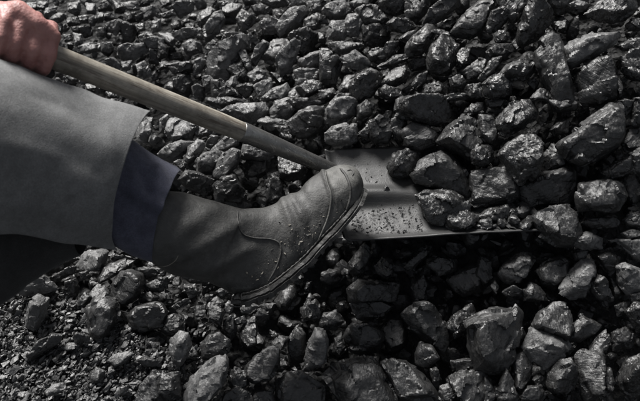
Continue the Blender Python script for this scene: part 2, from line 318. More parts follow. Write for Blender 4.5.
# Survey of the coal lumps: outlines in survey units (quarter units from each tile origin);
# letters: d = lies deep between others, l = pale (dust and brighter light in the colour), s = glossy, b = lies on the shovel blade
SURVEY = {
(0, 0): """108 12 150 10 150 38 112 40;150 5 190 8 185 38 150 36;185 35 225 30 215 60 180 70;205 75 235 52 260 62 245 85 212 90;
275 15 315 10 325 45 300 60 275 45 l;345 15 380 15 382 55 352 52;395 28 440 22 452 42 400 45 l;455 5 498 15 495 50 460 50;
500 10 545 8 553 35 520 42 502 32 l;555 0 600 0 595 25 560 25;255 140 285 138 290 162 262 168 l;295 135 325 140 330 170 305 182 l;
288 110 318 108 318 128 292 130 l;318 185 355 172 400 175 398 200 350 212 322 208 l;330 120 365 110 370 140 340 150;
405 175 440 172 455 190 440 208 408 205;425 95 480 80 500 95 465 135 435 125 l;475 105 510 95 545 110 535 160 505 165;
475 205 510 180 570 180 578 205 535 238 490 235;555 145 585 130 615 140 600 175 570 175 l;575 165 625 148 650 160 650 195 605 205 l;
545 100 575 95 580 120 550 125;548 70 572 55 580 65 552 90 l;575 35 615 28 620 60 580 80;600 90 640 80 640 120 610 130;
425 240 455 232 480 255 475 275 435 255 l;485 250 525 245 520 280 495 280 l;545 260 580 245 590 275 560 300;560 285 595 265 605 300 575 310;
230 100 250 95 248 135 235 135 l;185 100 215 110 215 140 195 135;270 75 310 70 320 95 280 105;320 65 350 62 355 90 325 92;
355 75 380 62 392 75 375 105 358 100;415 60 450 50 465 75 420 82;390 115 425 110 425 140 395 145;500 55 540 50 545 85 505 90 d;
265 310 295 305 315 322 290 332 l;345 335 385 335 395 355 360 358 l;425 370 465 365 470 390 435 390;610 200 640 205 640 260 600 250 d""",
(160, 0): """0 0 40 0 45 15 10 30;60 0 110 0 125 10 75 20;55 40 80 20 130 12 132 40 85 68 l;5 55 50 40 60 60 15 75 l;
150 85 160 55 195 32 215 45 205 75 165 105;180 110 215 60 240 48 255 75 235 125 190 155;255 25 290 14 322 20 318 50 285 68 258 55;
232 8 270 2 280 20 245 35;250 60 310 55 300 95 260 95 d;312 75 330 45 370 60 392 78 365 100 345 120 318 115 ls;365 30 410 20 440 30 420 55 385 55;
410 5 445 -8 510 -8 495 20 450 28 l;330 0 380 0 385 15 345 22 l;405 95 440 75 480 95 470 130 420 135;470 115 490 85 530 45 570 38 582 60 560 100 520 120 490 148 l;
510 0 560 0 575 20 525 30;580 80 625 55 640 60 640 110 590 120;590 10 640 0 640 40 600 60;95 175 125 158 158 175 155 205 120 220 98 200;
50 140 100 122 140 125 135 150 75 160;140 115 170 120 178 155 150 160 l;0 135 40 135 68 165 45 185 10 165;-10 165 30 190 28 225 -10 235;
180 190 215 165 230 180 215 220 185 215;240 175 265 140 310 132 318 145 275 170;190 265 205 235 245 195 300 170 330 150 340 190 300 240 270 310 215 325;
340 150 370 145 395 160 385 200 345 215;365 250 380 200 410 170 430 180 420 205 385 255;312 210 345 205 370 270 360 285;405 225 420 195 455 165 500 160 515 180 480 220 450 250;
470 255 500 220 550 170 560 185 525 240 520 285 490 298;515 155 560 130 600 122 620 140 600 200 565 205 ls;560 240 600 215 640 205 640 255 590 278 565 265;
540 290 575 278 635 285 640 320 555 350;550 350 590 325 640 325 640 365 580 385 ls;505 375 550 350 590 385 560 400 510 400;410 390 440 365 500 335 510 360 490 400 415 400;
440 290 500 300 530 320 480 335 d;275 280 300 258 330 258 355 295 345 325 315 320;355 300 390 272 420 290 420 320 380 335;380 345 415 322 445 325 445 365 400 395;
312 345 345 335 378 340 372 370 345 390 320 370 ls;255 355 285 310 308 305 305 340 265 378;215 330 250 325 250 385 320 385 320 398 218 398;
0 250 30 245 40 265 0 280;35 262 80 250 130 255 130 285 60 292;130 245 165 232 180 245 165 285 138 295;60 310 110 300 130 335 110 380 65 355 d;
128 350 150 338 172 350 168 385 140 390;170 310 200 305 215 325 205 360 180 365;30 215 80 210 90 235 40 240 d;45 90 80 85 85 120 50 120 d;100 95 135 90 140 115 105 118 d""",
(320, 0): """20 40 60 8 105 5 130 25 115 55 70 85 35 70 l;115 10 150 0 190 0 185 25 140 30;100 95 115 65 160 60 165 100 150 140 110 140;
155 45 180 30 230 40 265 75 275 95 230 105 185 95;175 110 270 105 275 150 245 190 185 170 d;35 125 50 92 95 90 108 130 90 158 40 152 l;
240 15 270 -10 350 -10 355 35 300 60 255 45 s;340 -10 430 -10 430 40 390 85 350 75 d;275 95 295 75 350 80 375 105 340 130 290 120;320 155 350 130 385 120 380 145 350 170;
350 190 355 165 395 130 425 100 450 105 460 135 430 170 410 210 360 215;420 90 440 45 490 8 545 10 545 40 500 75 450 95;545 95 590 50 640 0 690 0 680 60 640 130 600 150 560 140 520 125;
455 130 480 120 540 150 520 160;432 240 450 185 490 142 530 155 548 190 540 250 520 290 480 290 440 280 s;550 220 570 195 595 200 590 250 565 265 550 245 ls;
585 280 640 240 665 255 650 310 600 310;50 175 100 168 160 180 140 200 80 215 60 200;0 200 30 195 45 210 30 240 0 250;0 260 70 235 80 260 60 330 10 330 5 290;
90 235 140 208 190 238 195 262 150 278 110 262 l;190 220 230 195 260 195 245 225 210 245;225 245 275 180 310 175 300 215 250 260;240 265 300 225 345 215 350 235 300 260 250 275;
350 240 415 235 420 275 365 280 d;120 345 150 300 200 280 225 295 240 340 200 385 150 395 125 370 s;80 350 105 305 140 305 120 345 110 370 85 365;
60 395 75 375 120 378 135 400 60 400;255 330 300 280 335 268 355 290 340 325 290 345;240 360 265 345 315 360 320 385 280 400 245 385 s;370 335 395 300 425 290 420 330 385 355;
425 340 470 330 505 345 500 380 460 390 425 375;520 315 560 300 580 325 570 355 530 345;325 365 360 345 380 360 365 390 335 390 d;0 365 50 355 70 375 50 395 0 395;
500 385 550 375 590 385 580 400 505 400;590 345 640 335 640 385 600 385;-5 60 25 65 28 90 -5 95;-5 130 20 135 20 165 -5 165""",
(480, 0): """75 -10 175 -10 170 50 130 90 90 50;30 95 45 55 80 40 105 55 100 90 60 125 35 120 s;60 150 75 125 100 120 115 150 95 175 65 170 s;
155 130 180 80 195 20 215 5 240 20 275 60 275 90 230 150 175 185 155 165 s;235 -10 360 -10 365 40 310 60 270 40 d;365 15 395 2 430 15 420 35 385 35 l;
425 55 480 5 540 -12 610 -8 620 40 580 75 525 88 470 62 ls;585 100 610 75 650 80 650 120 595 120;335 190 385 160 470 130 550 122 560 155 520 185 440 228 380 265 340 250 330 215 l;
555 180 600 160 660 145 660 195 570 200;560 240 600 215 660 205 660 330 600 310 570 280 s;212 215 250 165 285 142 315 150 335 200 325 260 345 300 370 370 372 425 300 428 250 330 240 270;
395 300 440 260 500 240 520 280 515 340 540 395 470 415 410 400;30 205 65 180 115 180 128 200 95 235 45 230;0 310 45 240 80 235 70 270 20 320;
80 295 110 260 165 240 215 260 220 290 170 320 120 315;10 345 40 310 90 305 125 340 115 380 60 395 20 380 s;205 390 240 355 262 360 270 400 210 400;190 330 215 310 235 330 220 360 d;
125 175 145 150 155 185 140 205 d;300 90 340 85 345 120 310 125 d;530 300 560 310 570 350 545 390 d""",
(160, 100): """30 130 50 75 100 78 140 108 120 150 60 165 l;130 120 160 105 205 118 200 135 150 150;0 80 30 55 35 80 15 120 0 130 l;
0 215 30 185 80 165 125 170 115 195 60 245 15 240;105 235 120 185 150 162 178 165 170 200 140 245 115 262 l;185 185 205 145 230 150 225 180 195 200;
195 205 235 175 265 148 300 155 305 180 260 200 215 215;150 245 180 215 230 205 265 215 255 240 215 295 165 290 150 270;212 290 230 245 285 205 312 215 305 260 270 300 235 322 215 315;
60 255 85 240 105 255 95 285;80 320 110 290 150 290 205 320 205 350 170 375 115 350;215 345 250 315 300 305 340 360 330 400 230 400;
330 225 340 180 400 190 440 205 460 215 430 240 360 235 l;480 235 500 235 550 245 590 280 570 310 520 325 480 315 ls;325 250 420 235 420 300 350 320 d;430 360 450 310 480 320 495 400 430 400 d;
255 45 300 20 370 20 415 15 430 45 405 75 365 90 290 65 l;195 -5 300 -5 330 10 250 35 195 15;445 50 460 5 510 0 530 40 500 75 455 75;395 85 430 72 500 80 520 110 440 120;
520 95 560 50 600 32 650 35 650 100 620 135 560 150 530 130;470 110 530 110 545 160 500 155 s;520 0 600 0 640 10 580 30 535 25;615 160 640 145 650 190""",
(320, 100): """18 80 25 40 60 5 110 0 148 5 140 55 90 90 40 105;25 135 50 110 95 98 140 102 145 150 120 178 60 180 28 165;150 30 185 5 215 20 205 55 165 95 148 85;
195 100 235 72 270 85 285 125 270 165 220 172 198 140;150 140 190 100 200 115 190 150;290 95 310 70 345 75 345 110 330 155 295 150;335 130 370 100 430 110 462 140 455 185 400 205 345 180;
302 45 320 5 360 -10 470 -10 505 20 515 55 490 85 430 95 345 75 310 60 ls;475 165 510 115 545 85 600 70 640 110 640 190 590 230 545 190;585 45 610 15 650 10 650 40 595 60;
275 270 300 220 345 200 400 215 412 240 370 310 320 318 285 290 bls;440 210 465 185 540 190 560 215 520 220 460 220 b;375 300 405 250 490 212 530 225 580 290 600 350 605 395 540 385 480 360 390 325 b;
372 378 420 364 520 360 568 388 600 425 560 455 500 500 440 490 395 420 bs;512 455 545 430 590 440 625 470 615 500 560 524 515 505 bs;240 385 247 372 262 340 285 370 282 385 b""",
(480, 100): """70 90 100 40 140 10 200 10 222 40 215 75 160 115 110 140 75 130 s;0 70 40 70 65 110 65 165 40 180 0 150;-35 205 0 190 45 185 50 230 30 255 0 260 -30 245 ls;
75 225 110 180 160 150 215 145 248 185 240 270 210 310 160 330 130 290 s;280 120 310 90 350 80 345 130 300 140 d;255 225 290 180 335 200 330 260 270 275 d;
325 180 400 110 470 50 515 15 545 20 575 90 572 140 545 190 480 235 400 255 345 215;495 290 540 255 590 230 600 280 560 305 510 305;575 170 600 120 650 110 650 190 590 200 d;
600 220 650 195 650 300 610 280;160 355 240 295 340 268 380 285 382 350 375 395 340 428 200 428 170 390 b;385 380 400 340 450 325 540 320 575 340 575 400 560 440 400 440;
-45 360 -40 300 30 280 110 270 145 310 150 400 100 425 -35 420 b;275 0 370 0 375 25 320 40 285 20;400 0 520 -10 480 30 420 25 d;550 10 580 0 615 10 600 50 570 65 s;
30 0 100 0 80 30 40 30 d;610 0 650 0 650 100 610 90""",
(480, 200): """5 65 30 40 100 25 115 50 95 90 20 90 bls;105 85 120 38 150 40 155 70 140 92 bs;160 20 190 15 215 45 205 80 165 70 b;
215 75 225 55 275 38 340 30 380 60 385 130 360 170 300 180 250 145 228 115;415 95 440 80 530 75 550 90 540 110 450 115;375 170 385 145 430 132 480 155 480 190 410 195 l;
375 215 390 198 425 200 420 230 385 240;510 160 550 155 555 165 520 172 l;565 135 600 120 635 125 625 150 585 158;575 80 600 50 650 60 650 110 590 100;
555 168 600 165 655 155 655 260 600 215 l;450 215 520 200 560 230 555 280 520 300 470 250 d;550 270 575 255 650 285 650 360 590 370 560 330 l;
345 320 375 275 410 250 445 252 455 290 430 340 415 380 370 392 330 380 330 350 l;230 285 260 250 320 230 365 250 350 310 300 350 245 340 d;75 290 100 255 150 215 195 215 210 240 180 300 130 340 95 320;
-20 300 0 235 40 245 45 310 10 335 d;440 330 475 305 500 340 520 395 480 400 450 370;520 310 540 305 560 390 535 395 d;175 360 205 335 240 350 270 400 180 400;
40 345 60 320 75 350 60 375 s;95 370 130 345 165 360 150 385 110 385;600 375 650 360 650 410 610 405""",
(320, 200): """115 260 140 220 175 185 200 215 180 260 150 290 120 285 d;225 265 250 235 285 245 285 295 255 310 230 290 ds;345 265 390 225 425 195 420 225 370 280 d;
120 350 160 320 220 325 300 340 290 400 130 400 d;370 350 410 310 425 340 410 400 380 400 d;520 320 560 285 640 255 660 300 640 360 570 385 d;445 260 480 235 540 240 550 280 480 300 d""",
(160, 220): """80 205 110 205 150 225 185 235 170 250 125 250 90 225 ls;-5 230 30 230 30 270 -5 270;55 345 115 315 120 330 65 360;100 270 140 260 160 290 120 310;
190 330 225 310 250 330 235 380 195 370;255 345 275 325 293 345 285 370 260 368 l;325 350 355 330 385 345 360 370 330 370 l;360 380 400 355 430 370 400 400;
225 285 255 270 270 290 240 310;570 355 600 305 625 330 640 390 575 395 d;180 300 210 300 205 325 180 322;140 345 180 340 185 380 140 385""",
(0, 220): """165 185 190 160 240 152 258 165 250 195 200 215;255 175 300 150 318 155 265 185;300 205 310 180 345 130 400 122 428 130 425 175 400 198 330 205 l;
205 235 250 215 300 185 290 215 230 245;80 300 120 245 155 222 185 230 215 275 170 295 110 300 l;105 390 120 330 150 310 185 320 180 370 160 420 135 440 105 425 l;
255 285 270 250 300 240 315 270 305 310 265 320;360 295 390 260 415 265 430 290 395 310 365 310 l;400 225 420 185 500 160 530 165 515 190 460 205 430 225 405 250;
445 155 500 145 530 155 460 170;450 310 455 265 485 210 520 205 560 225 572 260 550 305 500 340 460 335;545 195 600 190 660 195 650 225 580 235 555 215;
580 260 640 235 660 245 650 280 600 290;560 300 600 290 630 310 620 335 565 335;515 385 540 350 580 338 640 340 660 370 645 420 590 440 530 430;
300 345 335 295 365 310 350 345 310 370;350 400 345 360 380 320 420 305 460 335 470 380 455 410 420 480 390 485 360 450;195 320 220 295 232 300 210 330;
195 360 230 325 260 330 250 380 210 385 d;320 210 350 205 360 230 330 240;30 360 65 330 75 340 45 375""",
(0, 301): """110 220 150 165 200 140 235 145 225 170 170 195 130 235;250 185 275 168 315 172 310 188 265 195 l;440 240 460 215 510 205 528 215 500 245 465 262 l;
355 300 385 270 415 285 410 325 370 335;190 360 215 335 250 330 262 350 230 370 200 380 l;290 145 320 130 355 140 350 165 305 165;560 390 575 330 610 290 650 290 650 400 565 410;
605 140 640 125 660 150 650 195 610 190 d;550 240 590 230 640 240 640 265 580 262;360 250 385 235 398 245 375 265;325 215 350 195 365 205 345 225;480 345 510 340 515 375 485 380""",
(160, 301): """40 205 45 165 75 130 105 140 118 185 95 235 70 275 55 240 l;30 260 50 235 60 275 40 285 l;10 105 20 70 60 60 95 85 90 125 40 140;165 180 195 140 240 130 275 160 270 205 225 230 175 225;
255 85 290 55 305 70 305 125 285 150 262 135;320 125 345 85 375 70 385 120 380 165 350 180 325 165;370 60 400 35 430 55 400 70 l;108 370 130 305 180 260 250 228 262 245 255 320 210 375 150 405 108 400 l;
350 300 352 260 390 215 445 185 475 195 472 260 440 310 380 320;450 165 480 140 510 150 490 190 455 185;510 160 540 120 575 140 580 235 545 260 515 240 d;575 270 590 180 620 115 660 125 668 160 660 240 600 275 l;
275 320 300 270 345 290 350 330 320 350 285 345;255 400 270 365 310 348 350 365 365 410 255 415;375 390 390 365 440 365 460 410 375 410;470 360 480 320 520 285 570 290 640 340 640 400 480 410;
570 45 590 10 620 0 640 20 640 70 600 65 d;0 295 70 300 80 380 30 400 0 380;195 35 230 20 255 45 240 90 200 80;300 75 335 60 345 85 310 95;100 185 150 190 155 230 110 245 d""",
(320, 301): """105 150 125 105 180 95 240 125 250 165 230 195 180 215 130 195;30 305 70 260 130 240 200 228 230 250 270 320 320 390 330 430 100 430 60 360;255 120 290 80 325 85 350 130 340 180 290 200 260 160 d;
320 55 350 15 400 10 440 55 470 60 500 120 510 170 500 225 470 215 410 150 340 85;385 210 400 170 440 180 470 230 420 265 385 245;245 250 290 230 350 250 400 280 440 330 465 390 330 405 270 290;
440 275 465 270 485 315 450 320 ls;480 345 510 335 535 360 515 395 480 390;525 310 560 285 640 280 680 330 660 410 575 410 545 355;510 100 540 50 600 20 620 60 590 110 540 140 s;
60 155 85 130 105 180 75 220 55 200 d;130 10 240 0 290 20 240 60 160 65 d;0 60 60 45 90 80 60 115 0 115 d;530 240 600 230 630 260 540 285 d""",
(480, 301): """-50 90 0 45 60 25 130 30 160 60 155 110 140 200 100 280 40 295 -20 270 -45 190;205 100 240 50 295 15 340 25 368 75 360 110 330 155 270 125 215 115;180 185 210 115 270 125 325 150 345 180 310 225 255 265 215 235 l;
350 155 370 110 405 60 440 75 480 100 460 130 400 162;130 270 135 220 165 205 205 245 200 290 150 345 130 335;275 340 280 290 320 240 360 230 380 260 375 330 340 365 290 360;
385 230 410 205 480 210 492 240 485 310 470 380 420 400 405 310;490 300 515 280 530 330 510 365 490 360;440 195 470 145 500 115 512 150 500 200 460 205;70 355 105 285 130 330 140 380 150 410 75 410;
20 310 75 365 50 405 20 405;165 380 190 345 240 345 255 375 240 410 165 410;590 45 620 15 660 20 660 140 620 100 ls;565 310 590 250 650 225 650 380 600 380 570 360 s;
530 130 580 110 625 140 600 185 540 190 d;205 310 240 290 270 310 262 340 215 330 d;135 130 170 110 185 140 160 190 135 190 d;540 20 590 0 590 40 550 60 d""",
}
# ---------------------------------------------------------------- the ground under the heap
def build_ground():
    n = 90
    g = np.concatenate([np.linspace(-60, -1.8, 12)[:-1], np.linspace(-1.8, 1.8, n), np.linspace(1.8, 60, 12)[1:]])
    gy = np.concatenate([np.linspace(-60, -1.5, 12)[:-1], np.linspace(-1.5, 2.6, n), np.linspace(2.6, 60, 12)[1:]])
    X, Y = np.meshgrid(g, gy)
    Z = height(X, Y) - 0.075 + 0.052 * np.clip((-X - 0.38) * 8, 0, 1) * np.clip((-Y - 0.08) * 10, 0, 1)
    verts = np.stack([X.ravel(), Y.ravel(), Z.ravel()], 1)
    w = len(g)
    faces = [(j * w + i, j * w + i + 1, (j + 1) * w + i + 1, (j + 1) * w + i) for j in range(len(gy) - 1) for i in range(w - 1)]
    o = obj_from('ground', mesh_np('ground', verts, faces), M_GROUND)
    tag(o, kind='structure')
build_ground()

# ---------------------------------------------------------------- coal lumps
def hull_mesh(points):
    bm = bmesh.new()
    for p in points: bm.verts.new(p)
    r = bmesh.ops.convex_hull(bm, input=bm.verts[:])
    junk = {e for e in r['geom_interior'] + r['geom_unused'] if isinstance(e, bmesh.types.BMVert)}
    bmesh.ops.delete(bm, geom=list(junk), context='VERTS')
    loose = [v for v in bm.verts if not v.link_faces]
    if loose: bmesh.ops.delete(bm, geom=loose, context='VERTS')
    me = bpy.data.meshes.new('coal'); bm.to_mesh(me); bm.free()
    return me
def roughen(me, size, seed, rng, amount=1.0):
    """break the smooth hull into fracture facets, steps and pits"""
    co = co_of(me); no = no_of(me)
    k = 26
    seeds = rng.normal(0, 1, (k, 3)); seeds = seeds / np.linalg.norm(seeds, axis=1)[:, None] * size * 0.5
    warp = np.stack([vnoise(co / size * 5, seed + q) for q in (1, 2, 3)], 1) * size * 0.05
    q = co + warp
    d = ((q[:, None, :] - seeds[None]) ** 2).sum(2)
    idx = d.argmin(1)
    tilt = rng.normal(0, 0.13, (k, 3)); off = rng.uniform(-0.016, 0.006, k) * size
    disp = ((q - seeds[idx]) * tilt[idx]).sum(1) + off[idx]
    # bedding: thin steps across one direction
    ax = rng.normal(0, 1, 3); ax /= np.linalg.norm(ax)
    s = (co @ ax) / size * 9 + fbm(co / size * 3, seed + 9, 2) * 1.2
    disp += (np.abs(s - np.floor(s) - 0.5) - 0.25) * size * 0.016
    disp += fbm(co / size * 7, seed + 20, 3) * size * 0.007
    disp += fbm(co / 0.006, seed + 40, 2) * 0.0004
    disp = np.clip(disp * amount, -0.10 * size, 0.06 * size)
    set_co(me, co + no * disp[:, None])

LUMPS = []
for (ox, oy), rows in SURVEY.items():
    for row in rows.split(';'):
        tk = row.split(); fl = tk[-1] if tk[-1].isalpha() else ''
        c = [float(v) for v in (tk[:-1] if fl else tk)]
        poly = np.array(c).reshape(-1, 2) / 4 + (ox, oy)
        a = 0.5 * abs(np.dot(poly[:, 0], np.roll(poly[:, 1], 1)) - np.dot(poly[:, 1], np.roll(poly[:, 0], 1)))
        LUMPS.append(dict(poly=poly, fl=fl, area=a, c=poly.mean(0)))
LUMPS.sort(key=lambda L: -L['area'])

BLADE_Z = 0.012
def lump_mesh(L, i):
    rng = np.random.default_rng(1000 + i)
    poly = L['poly']; cx, cy = L['c']; fl = L['fl']
    size_px = math.sqrt(L['area'])
    _, d0 = on_ground(cx, cy)
    size = size_px * d0 / FPX
    thick = size * rng.uniform(0.40, 0.52)
    if 'b' in fl:
        r = ray(cx, cy); zt = BLADE_Z + thick * 0.62
        d = (zt - CAM.z) / r.z
        cen = CAM + r * d
    else:
        lift = rng.uniform(-0.008, 0.010) - (0.021 if 'd' in fl else 0) + (0.004 if 'l' in fl else 0) + thick * 0.45 + (0.004 if size < 0.022 else 0)
        cen, d = on_ground(cx, cy, lift)
    L['cen'] = cen; L['size'] = size; L['depth'] = d
    q = (poly - (cx, cy)) * d / FPX * (1.28 if 'b' in fl and L['area'] < 500 else 1.09 if L['area'] > 1200 else 1.18 if L['area'] > 450 else 1.24)
    q[:, 1] *= -1
    pts = []
    mean_r = np.sqrt((q ** 2).sum(1)).mean()
    top_s = rng.uniform(0.45, 0.78); top_o = rng.uniform(-0.22, 0.22, 2) * mean_r + np.array([-0.02, 0.10]) * mean_r
    tilt = rng.normal(0, 0.32, 2); tilt[1] -= 0.12
    for k, (a, b) in enumerate(q):
        pts.append((a, b, rng.uniform(-0.22, 0.22) * thick))
        ta, tb = a * top_s + top_o[0], b * top_s + top_o[1]
        pts.append((ta, tb, thick * rng.uniform(0.85, 1.05) + tilt[0] * ta + tilt[1] * tb))
        s3 = rng.uniform(0.84, 0.97)
        if L['area'] > 1100 or i % 4 == 0: pts.append((a * s3 + top_o[0] * 0.3, b * s3 + top_o[1] * 0.3, thick * rng.uniform(0.35, 0.62)))
        s2 = rng.uniform(0.55, 0.8)
        pts.append((a * s2, b * s2, -thick * rng.uniform(0.8, 1.15)))
    W = [RIGHT * a + UP * b - FWD * c for a, b, c in pts]
    me = hull_mesh(W)
    vox = min(max(size * 0.060, 0.0016), 0.0032)
    me = remesh(me, vox)
    roughen(me, size, 50 + i * 3, rng)
    return me, cen

# the 300 lumps that show largest are things of their own; the rest join the rubble
EXTRA = []
FRONT = []
for i, L in enumerate(LUMPS):
    me, cen = lump_mesh(L, i)
    if i >= 300 or False:
        EXTRA.append((me, cen)); continue
    if not L['fl'] and L['c'][0] < 360 and L['c'][1] < 190 and (i * 7919) % 100 < 78: L['fl'] = 'l'  # most upper-left lumps turn pale: brighter light there painted by colour
    m = M_SHINY if 's' in L['fl'] else M_DUSTY_LIT if 'l' in L['fl'] else M_COAL
    me.shade_smooth(); me.set_sharp_from_angle(angle=math.radians(27))
    from mathutils import Quaternion
    qr = np.random.default_rng(5000 + i).normal(0, 1, 4); Q = Quaternion(qr / np.linalg.norm(qr))
    me.transform(Q.to_matrix().to_4x4().inverted())
    me.materials.clear(); me.materials.append(m)
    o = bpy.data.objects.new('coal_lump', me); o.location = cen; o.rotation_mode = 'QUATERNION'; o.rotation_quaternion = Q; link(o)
    L['obj'] = o; FRONT.append(L)

# ---------------------------------------------------------------- rubble between and below (uncountable)
PROTO, PROTO_LO = [], []
for k in range(42):
    rng = np.random.default_rng(k)
    sc = np.array([rng.uniform(0.8, 1.5), rng.uniform(0.7, 1.1), rng.uniform(0.5, 0.85)])
    pts = rng.normal(0, 1, (16, 3)); pts = pts / np.linalg.norm(pts, axis=1)[:, None] * rng.uniform(0.8, 1.0, (16, 1)) * sc
    me = hull_mesh([tuple(p) for p in pts]); me = remesh(me, 0.20 if k < 28 else 0.42)
    roughen(me, 2.0, 900 + k, rng, 0.8)
    bm = bmesh.new(); bm.from_mesh(me); bmesh.ops.triangulate(bm, faces=bm.faces[:]); bm.to_mesh(me); bm.free()
    f = np.empty(len(me.polygons) * 3, int); me.polygons.foreach_get('vertices', f)
    (PROTO if k < 28 else PROTO_LO).append((co_of(me).copy(), f.reshape(-1, 3).copy()))
CHIPP = []
for k in range(16):
    rng = np.random.default_rng(300 + k)
    pts = rng.normal(0, 1, (9, 3)); pts = pts / np.linalg.norm(pts, axis=1)[:, None] * np.array([1.35, 0.75, 0.42])
    me = hull_mesh([tuple(p) for p in pts])
    bm = bmesh.new(); bm.from_mesh(me); bmesh.ops.triangulate(bm, faces=bm.faces[:]); bm.to_mesh(me); bm.free()
    f = np.empty(len(me.polygons) * 3, int); me.polygons.foreach_get('vertices', f)
    CHIPP.append((co_of(me).copy(), f.reshape(-1, 3).copy()))
def rot_rand(rng, flat=False, yaw=None):
    if flat:
        from mathutils import Euler
        return np.array(Euler((rng.normal(0, 0.5), rng.normal(0, 0.5), rng.uniform(0, 6.28) if yaw is None else yaw)).to_matrix())
    q = rng.normal(0, 1, 4); q /= np.linalg.norm(q); w, x, y, z = q
    return np.array([[1-2*(y*y+z*z), 2*(x*y-z*w), 2*(x*z+y*w)], [2*(x*y+z*w), 1-2*(x*x+z*z), 2*(y*z-x*w)], [2*(x*z-y*w), 2*(y*z+x*w), 1-2*(x*x+y*y)]])
def scatter_mesh(name, items, protos, rng, mats, extra=(), **kw):
    """items: (centre, radius, material index[, yaw]) -> one joined mesh"""
    V, F, MI, n = [], [], [], 0
    for q, it in enumerate(items):
        pr = kw['lo'] if 'lo' in kw and q >= kw['n_hi'] else protos
        v, f = pr[rng.integers(len(pr))]
        R = rot_rand(rng, kw.get('flat', False), it[3] if len(it) > 3 else None)
        V.append((v * it[1]) @ R.T + np.array(it[0])); F.append(f + n); n += len(v)
        MI.append(np.full(len(f), it[2], int))
    for me, cen in extra:
        bm = bmesh.new(); bm.from_mesh(me); bmesh.ops.triangulate(bm, faces=bm.faces[:]); bm.to_mesh(me); bm.free()
        f = np.empty(len(me.polygons) * 3, int); me.polygons.foreach_get('vertices', f)
        v = co_of(me); V.append(v + np.array(cen)); F.append(f.reshape(-1, 3) + n); n += len(v); MI.append(np.zeros(len(f) // 3, int))
    V = np.concatenate(V); F = np.concatenate(F); MI = np.concatenate(MI)
    me = bpy.data.meshes.new(name)
    me.vertices.add(len(V)); me.vertices.foreach_set('co', V.ravel())
    me.loops.add(F.size); me.loops.foreach_set('vertex_index', F.ravel().astype(np.int32))
    me.polygons.add(len(F)); me.polygons.foreach_set('loop_start', np.arange(0, F.size, 3, dtype=np.int32))
    me.polygons.foreach_set('loop_total', np.full(len(F), 3, np.int32))
    me.update(calc_edges=True)
    for m in mats: me.materials.append(m)
    me.polygons.foreach_set('material_index', MI.astype(np.int32))
    me.shade_smooth(); me.set_sharp_from_angle(angle=math.radians(35))
    me.update(); me.validate()
    o = bpy.data.objects.new(name, me); link(o)
    return o

# where the survey leaves gaps
MASK = np.zeros((401, 640), bool)
YY, XX = np.mgrid[0:401, 0:640]
for L in LUMPS:
    p = L['poly']; x0, y0 = np.floor(p.min(0)).astype(int); x1, y1 = np.ceil(p.max(0)).astype(int)
    x0, y0, x1, y1 = max(x0, 0), max(y0, 0), min(x1, 640), min(y1, 401)
    if x1 <= x0 or y1 <= y0: continue
    xs, ys = XX[y0:y1, x0:x1] + .5, YY[y0:y1, x0:x1] + .5
    ins = np.zeros(xs.shape, bool); j = len(p) - 1
    for k in range(len(p)):
        (xa, ya), (xb, yb) = p[k], p[j]
        if ya != yb:
            ins ^= ((ya > ys) != (yb > ys)) & (xs < (xb - xa) * (ys - ya) / (yb - ya) + xa)
        j = k
    MASK[y0:y1, x0:x1] |= ins
def in_fines(px, py):
    """corner of the heap where the coal has broken down to chips"""
    return py > 285 and px < 215 and (py - 300) * 1.15 > (px - 75) * 0.62 and px < 185
rng = np.random.default_rng(11)
items = []
for rp in (16, 13, 11, 9, 7.2, 5.6, 4.2):
    for k in range(int(26000 / rp)):
        px, py = rng.uniform(0, 640), rng.uniform(0, 401)
        if in_fines(px, py): continue
        big = 1.0 + 0.5 * (px / 640)
        r = rp * rng.uniform(0.85, 1.1)
        if px < 200 and py < 130 and r > 10: continue
        x0, x1, y0, y1 = int(max(px - r, 0)), int(min(px + r + 1, 640)), int(max(py - r, 0)), int(min(py + r + 1, 401))
        disc = ((XX[y0:y1, x0:x1] - px) ** 2 + (YY[y0:y1, x0:x1] - py) ** 2) < r * r
        cov = (MASK[y0:y1, x0:x1] & disc).sum() / max(disc.sum(), 1)
        if cov > 0.40: continue
        MASK[y0:y1, x0:x1] |= disc
        _, d = on_ground(px, py)
        rr = r * d / FPX
        p, d = on_ground(px, py, -rr * rng.uniform(0.7, 1.9) - (0.028 if px > 300 or py > 250 else 0.010))
        items.append((p, rr * 1.02, 1 if (rng.random() < 0.65 and px < 330 and py < 160) else 0))  # rubble at upper left paler too, light gradient put into colour
n_gap = len(items)
# deeper layer everywhere, and the heap going on outside the picture
for k in range(7000):
    x, y = rng.uniform(-1.25, 1.3), rng.uniform(-0.85, 1.5)
    z = float(height(x, y)); px, py, d = project((x, y, z))
    inside = -8 < px < 648 and -8 < py < 409
    if inside and (in_fines(px, py) or k > 3200): continue
    r = rng.uniform(0.012, 0.03) if (x > -0.1 or y < 0.1) else rng.uniform(0.009, 0.02)
    if inside: z -= r + 0.030 + rng.uniform(0, 0.02)
    else: z -= rng.uniform(0.2, 1.2) * r
    items.append(((x, y, z), r, 0))
rub = scatter_mesh('coal_rubble', items, PROTO, rng, [M_COAL, M_DUSTY_LIT], EXTRA, lo=PROTO_LO, n_hi=n_gap)
tag(rub, 'loose smaller black coal pieces filling the gaps of the heap', 'coal', kind='stuff')

